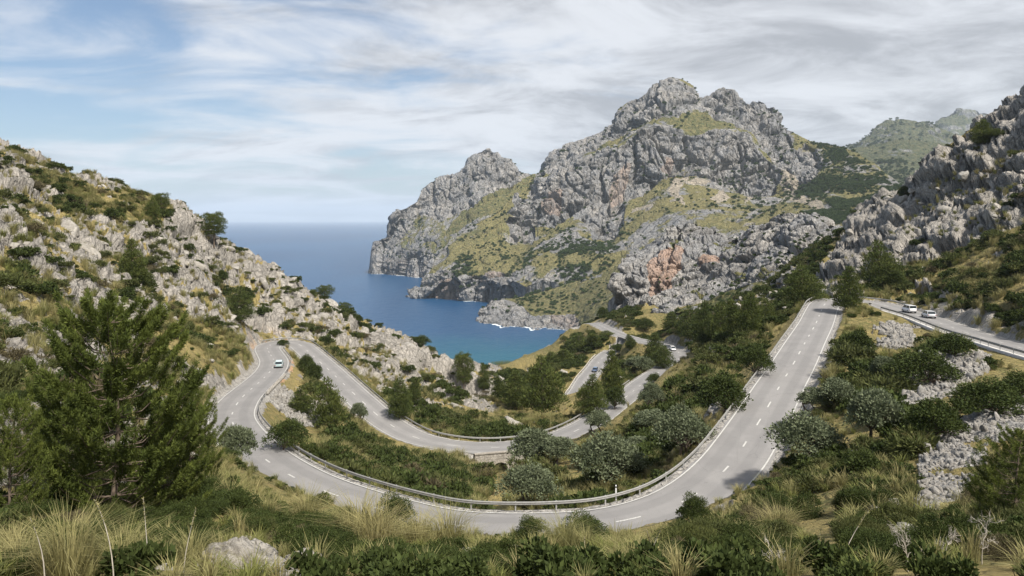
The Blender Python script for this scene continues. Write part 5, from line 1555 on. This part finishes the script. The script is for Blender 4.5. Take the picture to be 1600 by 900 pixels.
s4 = np.array([i for i in s4 if bank4[i] or not covers_road(u4[i], vv4[i], r4[i] * 0.35 * F / d4[i], r4[i] * F / d4[i], d4[i])])
print('grass', len(s4))
k4 = np.where(rng.random(len(u4)) + fbm(pos4 * 0.08, 2, seed=507) * 0.5 < 0.34, 2, rng.choice([0, 1, 3], len(u4)))
k4 = np.where((d4 < 24) & (rng.random(len(u4)) < 0.45), 2, k4)
gs = []
o4 = s4[np.argsort(d4[s4])]
for k in range(4):
    i = [j for j in o4 if k4[j] == k and 0 < u4[j] < 1600][3]
    o = link('grass_tussock', TU[k]); o.location = pos4[i]; o.scale = (r4[i],) * 3; gs.append(o)
    tag(o, lm_label(('green', 'dry yellow')[k != 2] + ' grass tussock', u4[i], vv4[i], 900), 'grass', 'grass tussocks in the foreground')
scatter_stuff('dry_grass', pos4[s4], r4[s4, None] * np.ones(3), np.stack([rng.normal(0, 0.1, len(s4)), rng.normal(0, 0.1, len(s4)), rng.uniform(0, 6.28, len(s4))], 1), k4[s4], gs)
# big foreground tussocks
BT1 = tussock(21, n=420, h=1.25, spread=0.9, w=0.006, name='big_tussock', droop=0.9); BT2 = tussock(22, n=260, h=0.9, spread=0.8, w=0.006, name='big_tussock', droop=0.8)
for u, d, sc_k, lab in ((105, 11.5, 0.85, 'tall arching dry grass tussock in the lower left corner'), (30, 12, 0.9, 'grass tussock at the left frame edge of the foreground'), (190, 13, 0.9, 'tawny grass tussock right of the tall arching one'),
                        (300, 15, 0.8, 'thin grass tussock left of the big white boulder'), (590, 20, 1.1, 'straw coloured tussock at the bottom left of the middle'), (560, 25, 1.3, 'large yellow tussock above the bottom boulders'),
                        (700, 30, 1.4, 'dense yellow tussock under the near road on the left'), (655, 34, 1.3, 'bright yellow tussock at the kerb of the near road'), (880, 31, 1.2, 'yellow tussock before the near road in the middle'),
                        (480, 36, 1.4, 'yellow tussock below the left end of the near road'), (1215, 34, 1.2, 'tussock on the right slope beside the brown earth'), (990, 14, 0.8, 'dry tussock at the bottom right of the middle')):
    p = on_ground(u, d); o = link('grass_tussock', BT1 if sc_k > 1 or u == 105 else BT2); o.location = p; o.scale = (sc_k,) * 3; o.rotation_euler = (0, 0, u)
    tag(o, lab, 'grass')
# seed stalks and bare twigs of the foreground
def stalk(u, d, hgt, lean, lab, seed, flowers=True, mat=None, branches=0):
    p = on_ground(u, d); r = np.random.default_rng(seed); g = Geo()
    ts = np.linspace(0, 1, 7)
    pts = np.stack([lean * ts ** 1.6 * hgt, 0.03 * np.sin(ts * 4 + seed) * hgt, ts * hgt], 1)
    g.tube(pts, [0.011 * (1 - 0.75 * t) for t in ts], 5)
    def fork(p0, dirv, L_, rad_, lv):
        e = p0 + dirv * L_; g.tube([p0, (p0 + e) / 2 + r.normal(size=3) * 0.03, e], [rad_, rad_ * 0.8, rad_ * 0.5], 4)
        if lv > 0:
            for _ in range(3):
                dv = dirv + r.normal(size=3) * 0.55; dv /= np.linalg.norm(dv); fork(p0 + dirv * L_ * r.uniform(0.5, 1.0), dv, L_ * 0.65, rad_ * 0.6, lv - 1)
    for b in range(branches):
        t = r.uniform(0.25, 0.8); p0 = np.array([np.interp(t, ts, pts[:, k]) for k in range(3)])
        dv = np.array([r.normal() * 0.7, r.normal() * 0.3, 0.8]); dv /= np.linalg.norm(dv); fork(p0, dv, hgt * 0.3, 0.007, 2)
    root = empty('dry_stalk' if not branches else 'bare_twig', p); tag(root, lab, 'plant')
    link('stem', g.mesh('stem', M_DEADWOOD, True), root)
    if flowers:
        h_ = Geo()
        n = 60; t = r.uniform(0.72, 1.0, n); c = np.stack([np.interp(t, ts, pts[:, k]) for k in range(3)], 1)
        V_, F_ = leaves(c, r.normal(size=(n, 3)) + np.array([0, 0, 0.6]), 0.035, 0.010, r); h_.add(V_, F_)
        link('seed_head', h_.mesh('seed_head', M_GRASS), root)
    return root
for q, (u, d, h_, ln, lab) in enumerate(((235, 12, 1.3, -0.10, 'tall dry stalk left of the big white boulder'), (288, 12.5, 1.15, 0.16, 'dry stalk leaning right beside the big white boulder'), (180, 11, 1.25, -0.25, 'dry stalk leaning left over the dark pine'),
                                         (70, 10.5, 1.0, -0.2, 'straw stalk rising from the corner tussock'), (1010, 13, 1.05, 0.32, 'bent pale stalk at the bottom right of the middle'), (1025, 13.3, 0.9, -0.2, 'crossing pale stalk beside the bent one'),
                                         (915, 13.5, 0.75, -0.03, 'straight pale stalk at the bottom middle'), (1310, 13, 1.1, 0.5, 'long pale stalk leaning right at the bottom right'), (1275, 13, 0.8, 0.12, 'short dry stem at the bottom right'))):
    stalk(u, d, h_, ln, lab, q + 3)
for q, (u, d, h_, ln, lab) in enumerate(((1205, 12.5, 0.55, 0.05, 'bare bleached twig at the bottom right, leftmost one'), (1475, 13.5, 0.6, 0.2, 'branching bare twig at the bottom right before green bushes'), (1535, 14, 0.85, 0.1, 'tallest branching bare twig near the lower right corner'), (1420, 13, 0.8, -0.2, 'low bare twig leaning left at the bottom right'))):
    stalk(u, d, h_, ln, lab, q + 30, False, None, 6)

# ------------------------------------------------------------------ trees of the mountain side
FT = [shrub(61 + k, 260, mat=M_FARTREE, ll=0.34, lw=0.12, flat=1.15, nl=6, name='distant_tree_crown') for k in range(4)]
def far_scatter(Lf, n, polys, base_d, seed, smin, smax, cliff_k=0.6):
    V_, U_, Vv_, cl_ = Lf
    r = np.random.default_rng(seed)
    flatV = V_.reshape(-1, 3); Uf = U_.ravel(); Vf = Vv_.ravel(); cf = cl_.ravel()
    dens_ = np.full(len(Uf), base_d)
    for pl, val in polys: dens_ = np.where(in_poly(Uf, Vf, pl), np.maximum(dens_, val), dens_)
    # weigh by face area
    du = np.linalg.norm(np.gradient(V_, axis=1), axis=2) * np.linalg.norm(np.gradient(V_, axis=0), axis=2)
    cz = fbm(flatV / 55.0, 3, seed=seed)
    w = du.ravel() * dens_ * (1 - (1 - cliff_k) * sstep(cf, 0.4, 0.9)) * sstep(cz, -0.5, 0.4) * (flatV[:, 2] > SEA + 14)
    k = r.choice(len(w), n, p=w / w.sum(), replace=False)
    return flatV[k], r.uniform(smin, smax, n) * (0.75 + 0.5 * sstep(cz[k], -0.3, 0.5))
fpolys = [([(700, 425), (740, 380), (790, 372), (800, 388), (830, 385), (860, 345), (905, 345), (885, 375), (840, 405), (800, 440), (760, 432)], 9),
          ([(870, 432), (880, 380), (915, 362), (955, 378), (960, 425), (900, 455)], 9), ([(820, 440), (945, 430), (960, 520), (880, 490), (840, 470)], 4),
          ([(1215, 335), (1260, 330), (1320, 325), (1250, 300), (1290, 262), (1410, 290), (1440, 345), (1340, 350)], 16), ([(1270, 222), (1317, 231), (1400, 288), (1400, 320), (1340, 305), (1280, 255)], 14),
          ([(960, 345), (1000, 335), (1020, 360), (960, 375)], 1.5)]
fp, fs, fz = [], [], []
for Lf, n, pol, bd, sd, a, b in ((MAIN, 7500, fpolys, 0.8, 1, 3.2, 9.5), (HEAD1, 650, [([(640, 340), (700, 360), (690, 420), (620, 410)], 1.5)], 0.6, 2, 4, 7.5),
                                 (HEAD3, 330, [([(790, 470), (850, 440), (900, 450), (900, 490), (850, 490), (800, 478)], 8), ([(905, 440), (960, 440), (960, 520), (900, 515)], 9)], 0.8, 3, 4.0, 7.5),
                                 (RIDGE0, 900, [([(1340, 260), (1420, 245), (1440, 260), (1420, 290), (1350, 290)], 5)], 0.8, 4, 9, 16), (RIDGE1, 900, [([(1330, 225), (1380, 215), (1400, 232), (1330, 240)], 4)], 1, 5, 12, 20),
                                 (CRAG, 900, [([(1180, 400), (1260, 370), (1290, 380), (1230, 420)], 3)], 0.7, 6, 0.9, 2.3)):
    P_, S_ = far_scatter(Lf, n, pol, bd, sd, a * 0.5, b * 0.5)
    fp.append(P_); fs.append(S_); fz.append(np.full(len(S_), sd))
fp = np.concatenate(fp); fs = np.concatenate(fs); fz = np.concatenate(fz)
fu_, fv_ = uv_of(fp)
rk_f = np.where((fu_ > 600) & (fu_ < 1440) & (fv_ < 520), fs / fp[:, 1], 0)
dense_ = np.zeros(len(fp), bool)
for pl, val in fpolys:
    if val >= 9: dense_ |= in_poly(fu_, fv_, pl)
rk_f = np.where(dense_, 0, rk_f)      # the woods that read as one mass stay one object
orf = np.argsort(-rk_f)
orf = np.concatenate([[i for i in orf if fz[i] != 6][:210], [i for i in orf if fz[i] == 6][:60]]).astype(int)
krf = rng.integers(0, 4, len(fp)); fsrc = []
LANDMARKS = [(1046, 130, 'the main summit'), (1134, 145, 'the second summit'), (1210, 175, 'the third pinnacle'), (1110, 195, 'the green summit cap'), (1058, 300, 'the long pale scree tongue'), (1125, 305, 'the short scree tongue'), (1240, 290, 'the wide scree fan'),
 (840, 270, 'the saddle'), (812, 340, 'the rock pillar'), (866, 315, 'the reddish cliff face'), (965, 290, 'the orange cliff stain'), (1300, 300, 'the wooded shoulder'), (1340, 330, 'the valley wood'), (700, 450, 'the sea cave cliff'), (764, 240, 'the rounded headland peak'),
 (600, 400, 'the western cape'), (760, 480, 'the tip of the low headland'), (900, 500, 'the reddish shore rocks'), (910, 400, 'the light green wood'), (770, 400, 'the dark wood by the pillar'), (850, 440, 'the shore slope'), (1100, 340, 'the grassy mountain foot'),
 (690, 380, 'the grassy rib'), (940, 350, 'the rock rib'), (1190, 320, 'the cliff foot'), (1040, 400, 'the orange outcrop face'), (1250, 340, 'the outcrop dome'), (980, 450, 'the outcrop wall'), (1160, 400, 'the outcrop middle'), (1380, 250, 'the far grassy hill')]
for q, i in enumerate(orf):
    k = int(krf[i]) if q > 3 else q
    crag = fz[i] == 6
    sw_ = fs[i] > 3.8
    o = link('crag_bush' if crag else 'distant_tree', FT[k]); o.location = fp[i] - np.array([0, 0, 0.1 * fs[i]]); o.scale = (fs[i], fs[i], fs[i] * 1.1); o.rotation_euler = (0, 0, float(i))
    if q < 4: fsrc.append(o)
    lbw = ('tall ' if fs[i] > 3.8 else 'small ') if not crag else ''
    if crag: tag(o, lm_label('dark crevice bush', fu_[i], fv_[i], 120) or 'dark bush growing in a crevice of the rock outcrop', 'bush', 'bushes on the rock outcrop')
    else:
        rg_ = {1: 'on the slopes below the main mountain', 2: 'on the western headland', 3: 'on the low rocky headland by the cove', 4: 'on the far grassy hill', 5: 'on the distant mountain'}[int(fz[i])]
        tag(o, lm_label(lbw + 'dark round tree', fu_[i], fv_[i], 120) or (lbw + 'dark round tree ' + rg_), 'tree', 'distant trees across the valley')
restf = np.setdiff1d(np.arange(len(fp)), orf)
scatter_stuff('distant_wood', fp[restf] - np.array([0, 0, 0.1]) * fs[restf, None], np.stack([fs[restf], fs[restf], fs[restf] * 1.1], 1), np.stack([0 * fs[restf], 0 * fs[restf], rng.uniform(0, 6.28, len(restf))], 1), krf[restf], fsrc)
# ------------------------------------------------------------------ guardrails
M_STEEL = simple('galvanised_steel', (0.27, 0.265, 0.25), 0.7, 0.2, var=0.15, scale=3)
M_STEEL_W = simple('pale_wood_capped_rail', (0.56, 0.52, 0.45), 0.7, 0.0, var=0.2, scale=3)
M_POST = simple('rail_post_steel', (0.40, 0.39, 0.37), 0.6, 0.2, var=0.2)
def guardrail(i0, i1, side_sign, label, off=0.62, mat=None, post_mat=None, step=4.0, line=0):
    mat = mat or M_STEEL
    c = LINES[line][0][i0:i1] + LINES[line][2][i0:i1] * side_sign * (HALF + off)
    for _ in range(3): c[1:-1] = 0.25 * c[:-2] + 0.5 * c[1:-1] + 0.25 * c[2:]
    base_ = c[len(c) // 2].copy()
    root = empty('guardrail', base_); tag(root, label, 'guardrail')
    t = np.gradient(c, axis=0); t[:, 2] = 0; t /= np.linalg.norm(t, axis=1, keepdims=True)
    sd_ = np.stack([t[:, 1], -t[:, 0], 0 * t[:, 0]], 1) * -side_sign      # towards the road
    # W profile: (out, up)
    prof = [(0.00, 0.455), (0.035, 0.49), (0.075, 0.53), (0.075, 0.555), (0.025, 0.60), (0.025, 0.63), (0.075, 0.675), (0.075, 0.70), (0.035, 0.74), (0.0, 0.775), (-0.012, 0.775), (0.01, 0.61), (-0.012, 0.455)]
    V = np.stack([c + sd_ * a + np.array([0, 0, b]) for a, b in prof + prof[:1]], 1) - base_
    me = np_mesh('rail', V.reshape(-1, 3), grid_faces(len(c), len(prof) + 1), mat)
    link('rail', me, root)
    s = np.concatenate([[0], np.cumsum(np.linalg.norm(np.diff(c, axis=0), axis=1))])
    g = Geo(); g.box((0, -0.07, 0.15), (0.12, 0.06, 1.25)); g.box((0, -0.02, 0.62), (0.10, 0.08, 0.18)); pm = g.mesh('post', post_mat or M_POST)
    for q in np.arange(1.0, s[-1], step):
        k = min(int(np.searchsorted(s, q)), len(c) - 1)
        o = link('post', pm, root); o.location = c[k] - base_; o.rotation_euler = (0, 0, math.atan2(t[k][1], t[k][0]) + (0 if side_sign > 0 else math.pi))
    # flared end pieces
    g = Geo()
    for e in (0, -1): g.box(c[e] - base_ + np.array([0, 0, 0.615]), (0.16, 0.16, 0.30))
    link('end_piece', g.mesh('end_piece', mat), root)
    return root
iH = station(1308, 466.5); iN = station(800, 825); iL = station(414, 589); iL2 = station(386, 618); iT = station(420, 548); iT2 = station(446, 533.5); iE = station(1005, 598)
guardrail(iH + 2, iL2 - 3, 1, 'long steel guardrail along the inner side of the near road bend')
guardrail(iL + 1, iT + 1, 1, 'short steel guardrail inside the left hairpin above the guard stones')
guardrail(iT2 - 6, iE, -1, 'steel guardrail along the far side of the middle road')
iA0 = station(1700, 575); iA1 = station(1402, 484)
guardrail(iA0, iA1, -1, 'steel guardrail along the upper road at the right', off=0.75)
iD0 = station(944, 558, 1); iD1 = station(888, 630, 1)
guardrail(iD0, iD1, 1, 'pale guardrail on the left of the lower road', mat=M_STEEL_W, line=1)
guardrail(iH - 22, iH - 4, 1, 'short guardrail at the bend behind the dark pines')
# guard stones
GS = boulder(71, 2, (0.9, 0.62, 0.85), 'guard_stone')
s_acc = 0
for k in range(iL2 - 2, iL + 1, 2):
    p = ROADC[k] + RS[k] * (HALF + 0.65)
    o = link('guard_stone', GS); o.location = p + np.array([0, 0, 0.25]); o.scale = (0.62, 0.5, 0.62); o.rotation_euler = (0, 0, math.atan2(RT[k][1], RT[k][0]) + 0.2 * math.sin(k))
    tag(o, 'whitish guard stone in the row along the kerb inside the left bend', 'stone', 'guard stones inside the left bend')
# kerb strip of concrete under the upper road rail
V = ribbon(ROADC, RS, [-HALF - 1.25, -HALF - 0.36], lift=0.02, sel=slice(iA0, iA1))
Vb = V.copy(); Vb[..., 2] -= 0.5
VV_ = np.concatenate([Vb[:, :1], V, Vb[:, 1:]], 1)
me = np_mesh('concrete_kerb', VV_.reshape(-1, 3), grid_faces(len(VV_), 4), simple('pale_concrete', (0.50, 0.48, 0.45), 0.9, var=0.15, scale=1.0))
tag(link('kerb', me), kind='structure')
# marker posts
def marker_post(p, h_, label, mat_main):
    root = empty('marker_post', p); tag(root, label, 'marker post')
    g = Geo(); g.box((0, 0, h_ / 2), (0.12, 0.05, h_)); link('post', g.mesh('post', mat_main), root)
    g = Geo(); g.box((0, -0.005, h_ - 0.16), (0.124, 0.056, 0.14)); link('reflector_band', g.mesh('reflector_band', simple('dark_band', (0.05, 0.05, 0.05), 0.5)), root)
    g = Geo(); g.box((0, 0, h_ + 0.012), (0.10, 0.045, 0.025)); link('cap', g.mesh('cap', mat_main), root)
M_WHITEP = simple('white_plastic', (0.75, 0.75, 0.73), 0.5)
k = station(1000, 800); marker_post(ROADC[k] + RS[k] * (HALF + 0.95), 1.35, 'white roadside marker post behind the near guardrail', M_WHITEP)
k = station(975, 817); marker_post(ROADC[k] - RS[k] * (HALF + 0.9) + np.array([0, 0, -0.1]), 1.1, 'thin dark marker post at the outer kerb of the near bend', simple('dark_post', (0.08, 0.07, 0.07), 0.7))

# ------------------------------------------------------------------ stone bridge under the middle road
def bridge():
    root = empty('stone_bridge', BP + BS * 3.6 - np.array([0, 0, 4])); tag(root, 'small stone arch bridge carrying the middle road over the gully', 'bridge')
    rz = math.atan2(BT[1], BT[0]); root.rotation_euler = (0, 0, rz)
    # local: x along the road, y away from the camera side (so the face is at y=0), z up from 4 m under the road
    W_, Ht, R_, spring = 4.6, 4.05, 1.55, 0.9
    M_W = stone_mat('bridge_masonry', (0.50, 0.46, 0.40), (0.30, 0.27, 0.23))
    xs = np.unique(np.concatenate([np.linspace(-W_, W_, 24), R_ * np.cos(np.linspace(0, np.pi, 19))]))
    V, Fc = [], []
    for x in xs:
        zb = -2.0 if abs(x) > R_ - 1e-6 else spring + math.sqrt(max(0, R_ * R_ - x * x))
        for y in (0.0, 0.55):
            V += [(x, y, zb), (x, y, Ht)]
    for i in range(len(xs) - 1):
        a, b = i * 4, (i + 1) * 4
        Fc += [[a, b, b + 1, a + 1], [a + 2, a + 3, b + 3, b + 2], [a + 1, b + 1, b + 3, a + 3], [a, a + 2, b + 2, b]]
    g = Geo(); g.add(np.array(V), np.array(Fc)); link('wall', g.mesh('wall', M_W), root)
    # ring stones
    g = Geo(); g.box((0, 0, 0), (0.30, 0.62, 0.42)); vm = g.mesh('arch_stone', stone_mat('arch_stone', (0.52, 0.47, 0.40), (0.36, 0.32, 0.27)))
    for a in np.linspace(0.08, math.pi - 0.08, 17):
        o = link('arch_stone', vm, root); o.location = (math.cos(a) * (R_ + 0.16), 0.24, spring + math.sin(a) * (R_ + 0.16)); o.rotation_euler = (0, math.pi / 2 - a, 0)
    # courses of rubble standing proud of the face, and the coping
    st_ = boulder(81, 1, (1.2, 0.6, 0.8), 'face_stone', M_W); r = np.random.default_rng(5)
    for zz in np.arange(-0.6, Ht - 0.3, 0.42):
        for xx in np.arange(-W_ + 0.3, W_, 0.62):
            x_ = xx + r.uniform(-0.12, 0.12) + 0.3 * (int(zz / 0.42) % 2)
            if math.hypot(x_, max(zz - spring, 0)) < R_ + 0.55 and zz < spring + R_ + 0.5: 
                if abs(x_) < R_ + 0.5: continue
            o = link('face_stone', st_, root); o.location = (x_, 0.08, zz); o.scale = (0.30, 0.3, 0.26); o.rotation_euler = (r.uniform(-.2, .2), r.uniform(-.2, .2), r.uniform(-.2, .2))
    g = Geo(); g.box((0, 0.25, Ht + 0.09), (2 * W_, 0.75, 0.18)); link('coping', g.mesh('coping', M_W), root)
    # barrel of the arch, running back under the road
    V, Fc = [], []
    an = np.linspace(0, math.pi, 13)
    prof = [(R_, -2)] + [(R_ * math.cos(a), spring + R_ * math.sin(a)) for a in an] + [(-R_, -2)]
    for y in (0.5, 6.5):
        V += [(x, y, z) for x, z in prof]
    n = len(prof)
    Fc = [[i, i + 1, n + i + 1, n + i] for i in range(n - 1)]
    g = Geo(); g.add(np.array(V), np.array(Fc)); link('vault', g.mesh('vault', M_W), root)
bridge()

# ------------------------------------------------------------------ cars
M_TYRE = simple('tyre_rubber', (0.02, 0.02, 0.02), 0.9)
M_RIM = simple('wheel_rim', (0.45, 0.45, 0.46), 0.35, 0.8)
M_HEAD = simple('headlight_glass', (0.75, 0.77, 0.8), 0.15)
M_TAIL = simple('tail_light_red', (0.35, 0.02, 0.02), 0.3)
M_TRIM = simple('black_trim', (0.03, 0.03, 0.032), 0.6)
def glass_mat():
    n = NT('car_window_glass'); return n.done((0.02, 0.028, 0.032), 0.08, None, Specular_IOR_Level=0.6)
M_CGLASS = glass_mat()
def paint(nm, c):
    n = NT(nm); return n.done(c, 0.32, None, Specular_IOR_Level=0.5, Coat_Weight=0.6)
def car(u, v, lane, label, body_c, roof_c=None, L_=4.1, W_=1.75, H_=1.48, van=False, rev=False, line=0):
    C_, T_, S_, _ = LINES[line]; k = station(u, v, line); p = C_[k] + S_[k] * lane
    rz = math.atan2(T_[k][1], T_[k][0]) + (math.pi if rev else 0)
    root = empty('car' if not van else 'van', p + np.array([0, 0, 0.01]), rz); tag(root, label, 'car' if not van else 'van')
    mb = paint('car_paint', body_c); mr = paint('car_roof_paint', roof_c) if roof_c else mb
    hl, hw = L_ / 2, W_ / 2; belt = 0.92 if not van else 1.05
    # body: stations along x with (half width, sill, top)
    if van: st_ = [(-hl, .80, .42, .78), (-hl + .06, .93, .30, belt), (-hl + .5, 1.0, .22, belt), (0, 1.0, .20, belt), (hl - 1.1, 1.0, .22, belt - .02), (hl - .35, .97, .24, .92), (hl - .08, .88, .30, .78), (hl, .72, .42, .66)]
    else: st_ = [(-hl, .78, .42, .74), (-hl + .07, .92, .30, belt), (-hl + .55, .99, .22, belt + .02), (0, 1.0, .20, belt), (hl - 1.35, .99, .22, belt - .03), (hl - .5, .96, .24, .80), (hl - .10, .86, .30, .68), (hl, .70, .42, .58)]
    rings = []
    for x, w_, z0, z1 in st_:
        w = w_ * hw; zm = (z0 + z1) / 2
        rings.append([(x, -w * .86, z0), (x, -w * .98, z0 + .1), (x, -w, zm), (x, -w * .95, z1 - .07), (x, -w * .82, z1), (x, w * .82, z1), (x, w * .95, z1 - .07), (x, w, zm), (x, w * .98, z0 + .1), (x, w * .86, z0)])
    V = np.array(rings); nr, nc = V.shape[:2]
    bm = bmesh.new(); bv = [[bm.verts.new(c) for c in r_] for r_ in V]
    for i in range(nr - 1):
        for j in range(nc): bm.faces.new((bv[i][j], bv[i][(j + 1) % nc], bv[i + 1][(j + 1) % nc], bv[i + 1][j]))
    bm.faces.new(bv[0]); bm.faces.new(bv[-1][::-1]); bmesh.ops.recalc_face_normals(bm, faces=bm.faces[:])
    me = bpy.data.meshes.new('body'); bm.to_mesh(me); bm.free(); me.materials.append(mb); me.polygons.foreach_set('use_smooth', [True] * len(me.polygons)); link('body', me, root)
    # cabin of glass with roof panel and pillars
    cb = (-hl + .18, -hl + .55, hl - 1.75, hl - 1.15) if not van else (-hl + .08, -hl + .2, hl - 1.35, hl - .75)
    zt = H_ - .05; wb, wt = hw * .90, hw * .74 if not van else hw * .82
    g = Geo(); g.add([(cb[0], -wb, belt - .03), (cb[3], -wb, belt - .06), (cb[3], wb, belt - .06), (cb[0], wb, belt - .03), (cb[1], -wt, zt), (cb[2], -wt, zt), (cb[2], wt, zt), (cb[1], wt, zt)],
                     [[0, 1, 5, 4], [1, 2, 6, 5], [2, 3, 7, 6], [3, 0, 4, 7], [4, 5, 6, 7]]); link('windows', g.mesh('windows', M_CGLASS), root)
    g = Geo(); g.add([(cb[1] - .05, -wt * 1.02, zt - .01), (cb[2] + .05, -wt * 1.02, zt - .01), (cb[2] + .05, wt * 1.02, zt - .01), (cb[1] - .05, wt * 1.02, zt - .01),
                      (cb[1] + .1, -wt * .85, H_), (cb[2] - .12, -wt * .85, H_), (cb[2] - .12, wt * .85, H_), (cb[1] + .1, wt * .85, H_)],
                     [[0, 1, 5, 4], [1, 2, 6, 5], [2, 3, 7, 6], [3, 0, 4, 7], [4, 5, 6, 7], [3, 2, 1, 0]]); link('roof', g.mesh('roof', mr), root)
    g = Geo()
    for s in (-1, 1):
        for xb, xt in ((cb[0], cb[1]), (cb[3], cb[2]), ((cb[0] + cb[3]) / 2, (cb[1] + cb[2]) / 2)):
            g.tube([(xb, s * wb * 1.005, belt - .03), (xt, s * wt * 1.01, zt)], [.045, .035], 5)
    link('pillars', g.mesh('pillars', mb), root)
    gt = Geo(); an = np.linspace(0, 2 * math.pi, 18, endpoint=False)
    def disc(g_, r_, y0, y1):
        Vv = [(r_ * math.cos(a), y, r_ * math.sin(a)) for y in (y0, y1) for a in an]; n = len(an)
        g_.add(Vv, [[i, (i + 1) % n, n + (i + 1) % n, n + i] for i in range(n)])
        Vc = [(0, y1, 0)] + [(r_ * math.cos(a), y1, r_ * math.sin(a)) for a in an] + [(0, y0, 0)] + [(r_ * math.cos(a), y0, r_ * math.sin(a)) for a in an]
        g_.add(Vc, [[0, 1 + i, 1 + (i + 1) % n, 0] for i in range(n)] + [[n + 1, n + 2 + (i + 1) % n, n + 2 + i, n + 1] for i in range(n)])
    disc(gt, .31, -.10, .10); tm_ = gt.mesh('tyre', M_TYRE); gr_ = Geo(); disc(gr_, .20, -.108, .108); rm_ = gr_.mesh('rim', M_RIM)
    for x in (-hl + .78, hl - .80):
        for s in (-1, 1):
            w_o = link('wheel', tm_, root); w_o.location = (x, s * (hw - .08), .31); link('rim', rm_, w_o)
    gb = Geo(); gb.box((0, 0, 0), (.06, .34, .13)); hm = gb.mesh('headlight', M_HEAD); gb = Geo(); gb.box((0, 0, 0), (.05, .24, .18)); tl = gb.mesh('tail_light', M_TAIL)
    for s in (-1, 1):
        o = link('headlight', hm, root); o.location = (hl - .07, s * hw * .60, .58)
        o = link('tail_light', tl, root); o.location = (-hl + .03, s * hw * .72, .72)
    for x, nm in ((hl - .01, 'front_bumper'), (-hl + .0, 'rear_bumper')):
        g = Geo(); g.box((x, 0, .38), (.12, W_ * .80, .16)); link(nm, g.mesh(nm, M_TRIM), root)
    g = Geo(); g.box((hl + .0, 0, .52), (.03, .5, .11)); link('number_plate', g.mesh('number_plate', M_WHITEP), root)
    for s in (-1, 1):
        g = Geo(); g.box((cb[3] - .25, s * (hw + .07), belt + .05), (.10, .16, .11)); link('mirror', g.mesh('mirror', mb), root)
    return root
car(433, 577, 1.3, 'turquoise grey car with pale roof on the left bend near the hairpin', (0.34, 0.43, 0.43), (0.62, 0.72, 0.71), rev=False)
car(925, 579, -1.0, 'blue car driving on the lower road between the pines', (0.03, 0.06, 0.13), (0.12, 0.20, 0.32), rev=False, line=1)
car(1057, 547, -1.2, 'white car on the far hairpin between the trees', (0.70, 0.70, 0.69), rev=True)
car(1416, 488, 0.6, 'white van with dark front on the upper road, left of the other car', (0.72, 0.72, 0.72), L_=3.9, W_=1.65, H_=1.65, van=True, rev=False)
car(1444, 496, 0.8, 'silver car with black windows behind the white van on the upper road', (0.55, 0.56, 0.57), (0.62, 0.63, 0.64), rev=False)
# ------------------------------------------------------------------ air
def haze():
    bm = bmesh.new()
    bmesh.ops.create_cube(bm, size=1.0)
    x, y0, y1, z0, z1 = 62000, -1500, 62000, SEA - 60, 1020.0
    for v in bm.verts:
        v.co = ((v.co.x) * 2 * x, y0 if v.co.y < 0 else y1, z0 if v.co.z < 0 else z1)
    me = bpy.data.meshes.new('haze'); bm.to_mesh(me); bm.free()
    m = bpy.data.materials.new('thin_sea_haze'); m.use_nodes = True
    nt = m.node_tree; nt.nodes.remove(nt.nodes['Principled BSDF'])
    pv = nt.nodes.new('ShaderNodeVolumePrincipled')
    pv.inputs['Color'].default_value = (0.80, 0.90, 1.0, 1)
    pv.inputs['Density'].default_value = HAZE_DENSITY
    pv.inputs['Anisotropy'].default_value = 0.0
    nt.links.new(pv.outputs[0], nt.nodes['Material Output'].inputs['Volume'])
    me.materials.append(m)
    tag(link('haze', me), kind='stuff')
HAZE_DENSITY = 0.00004
haze()
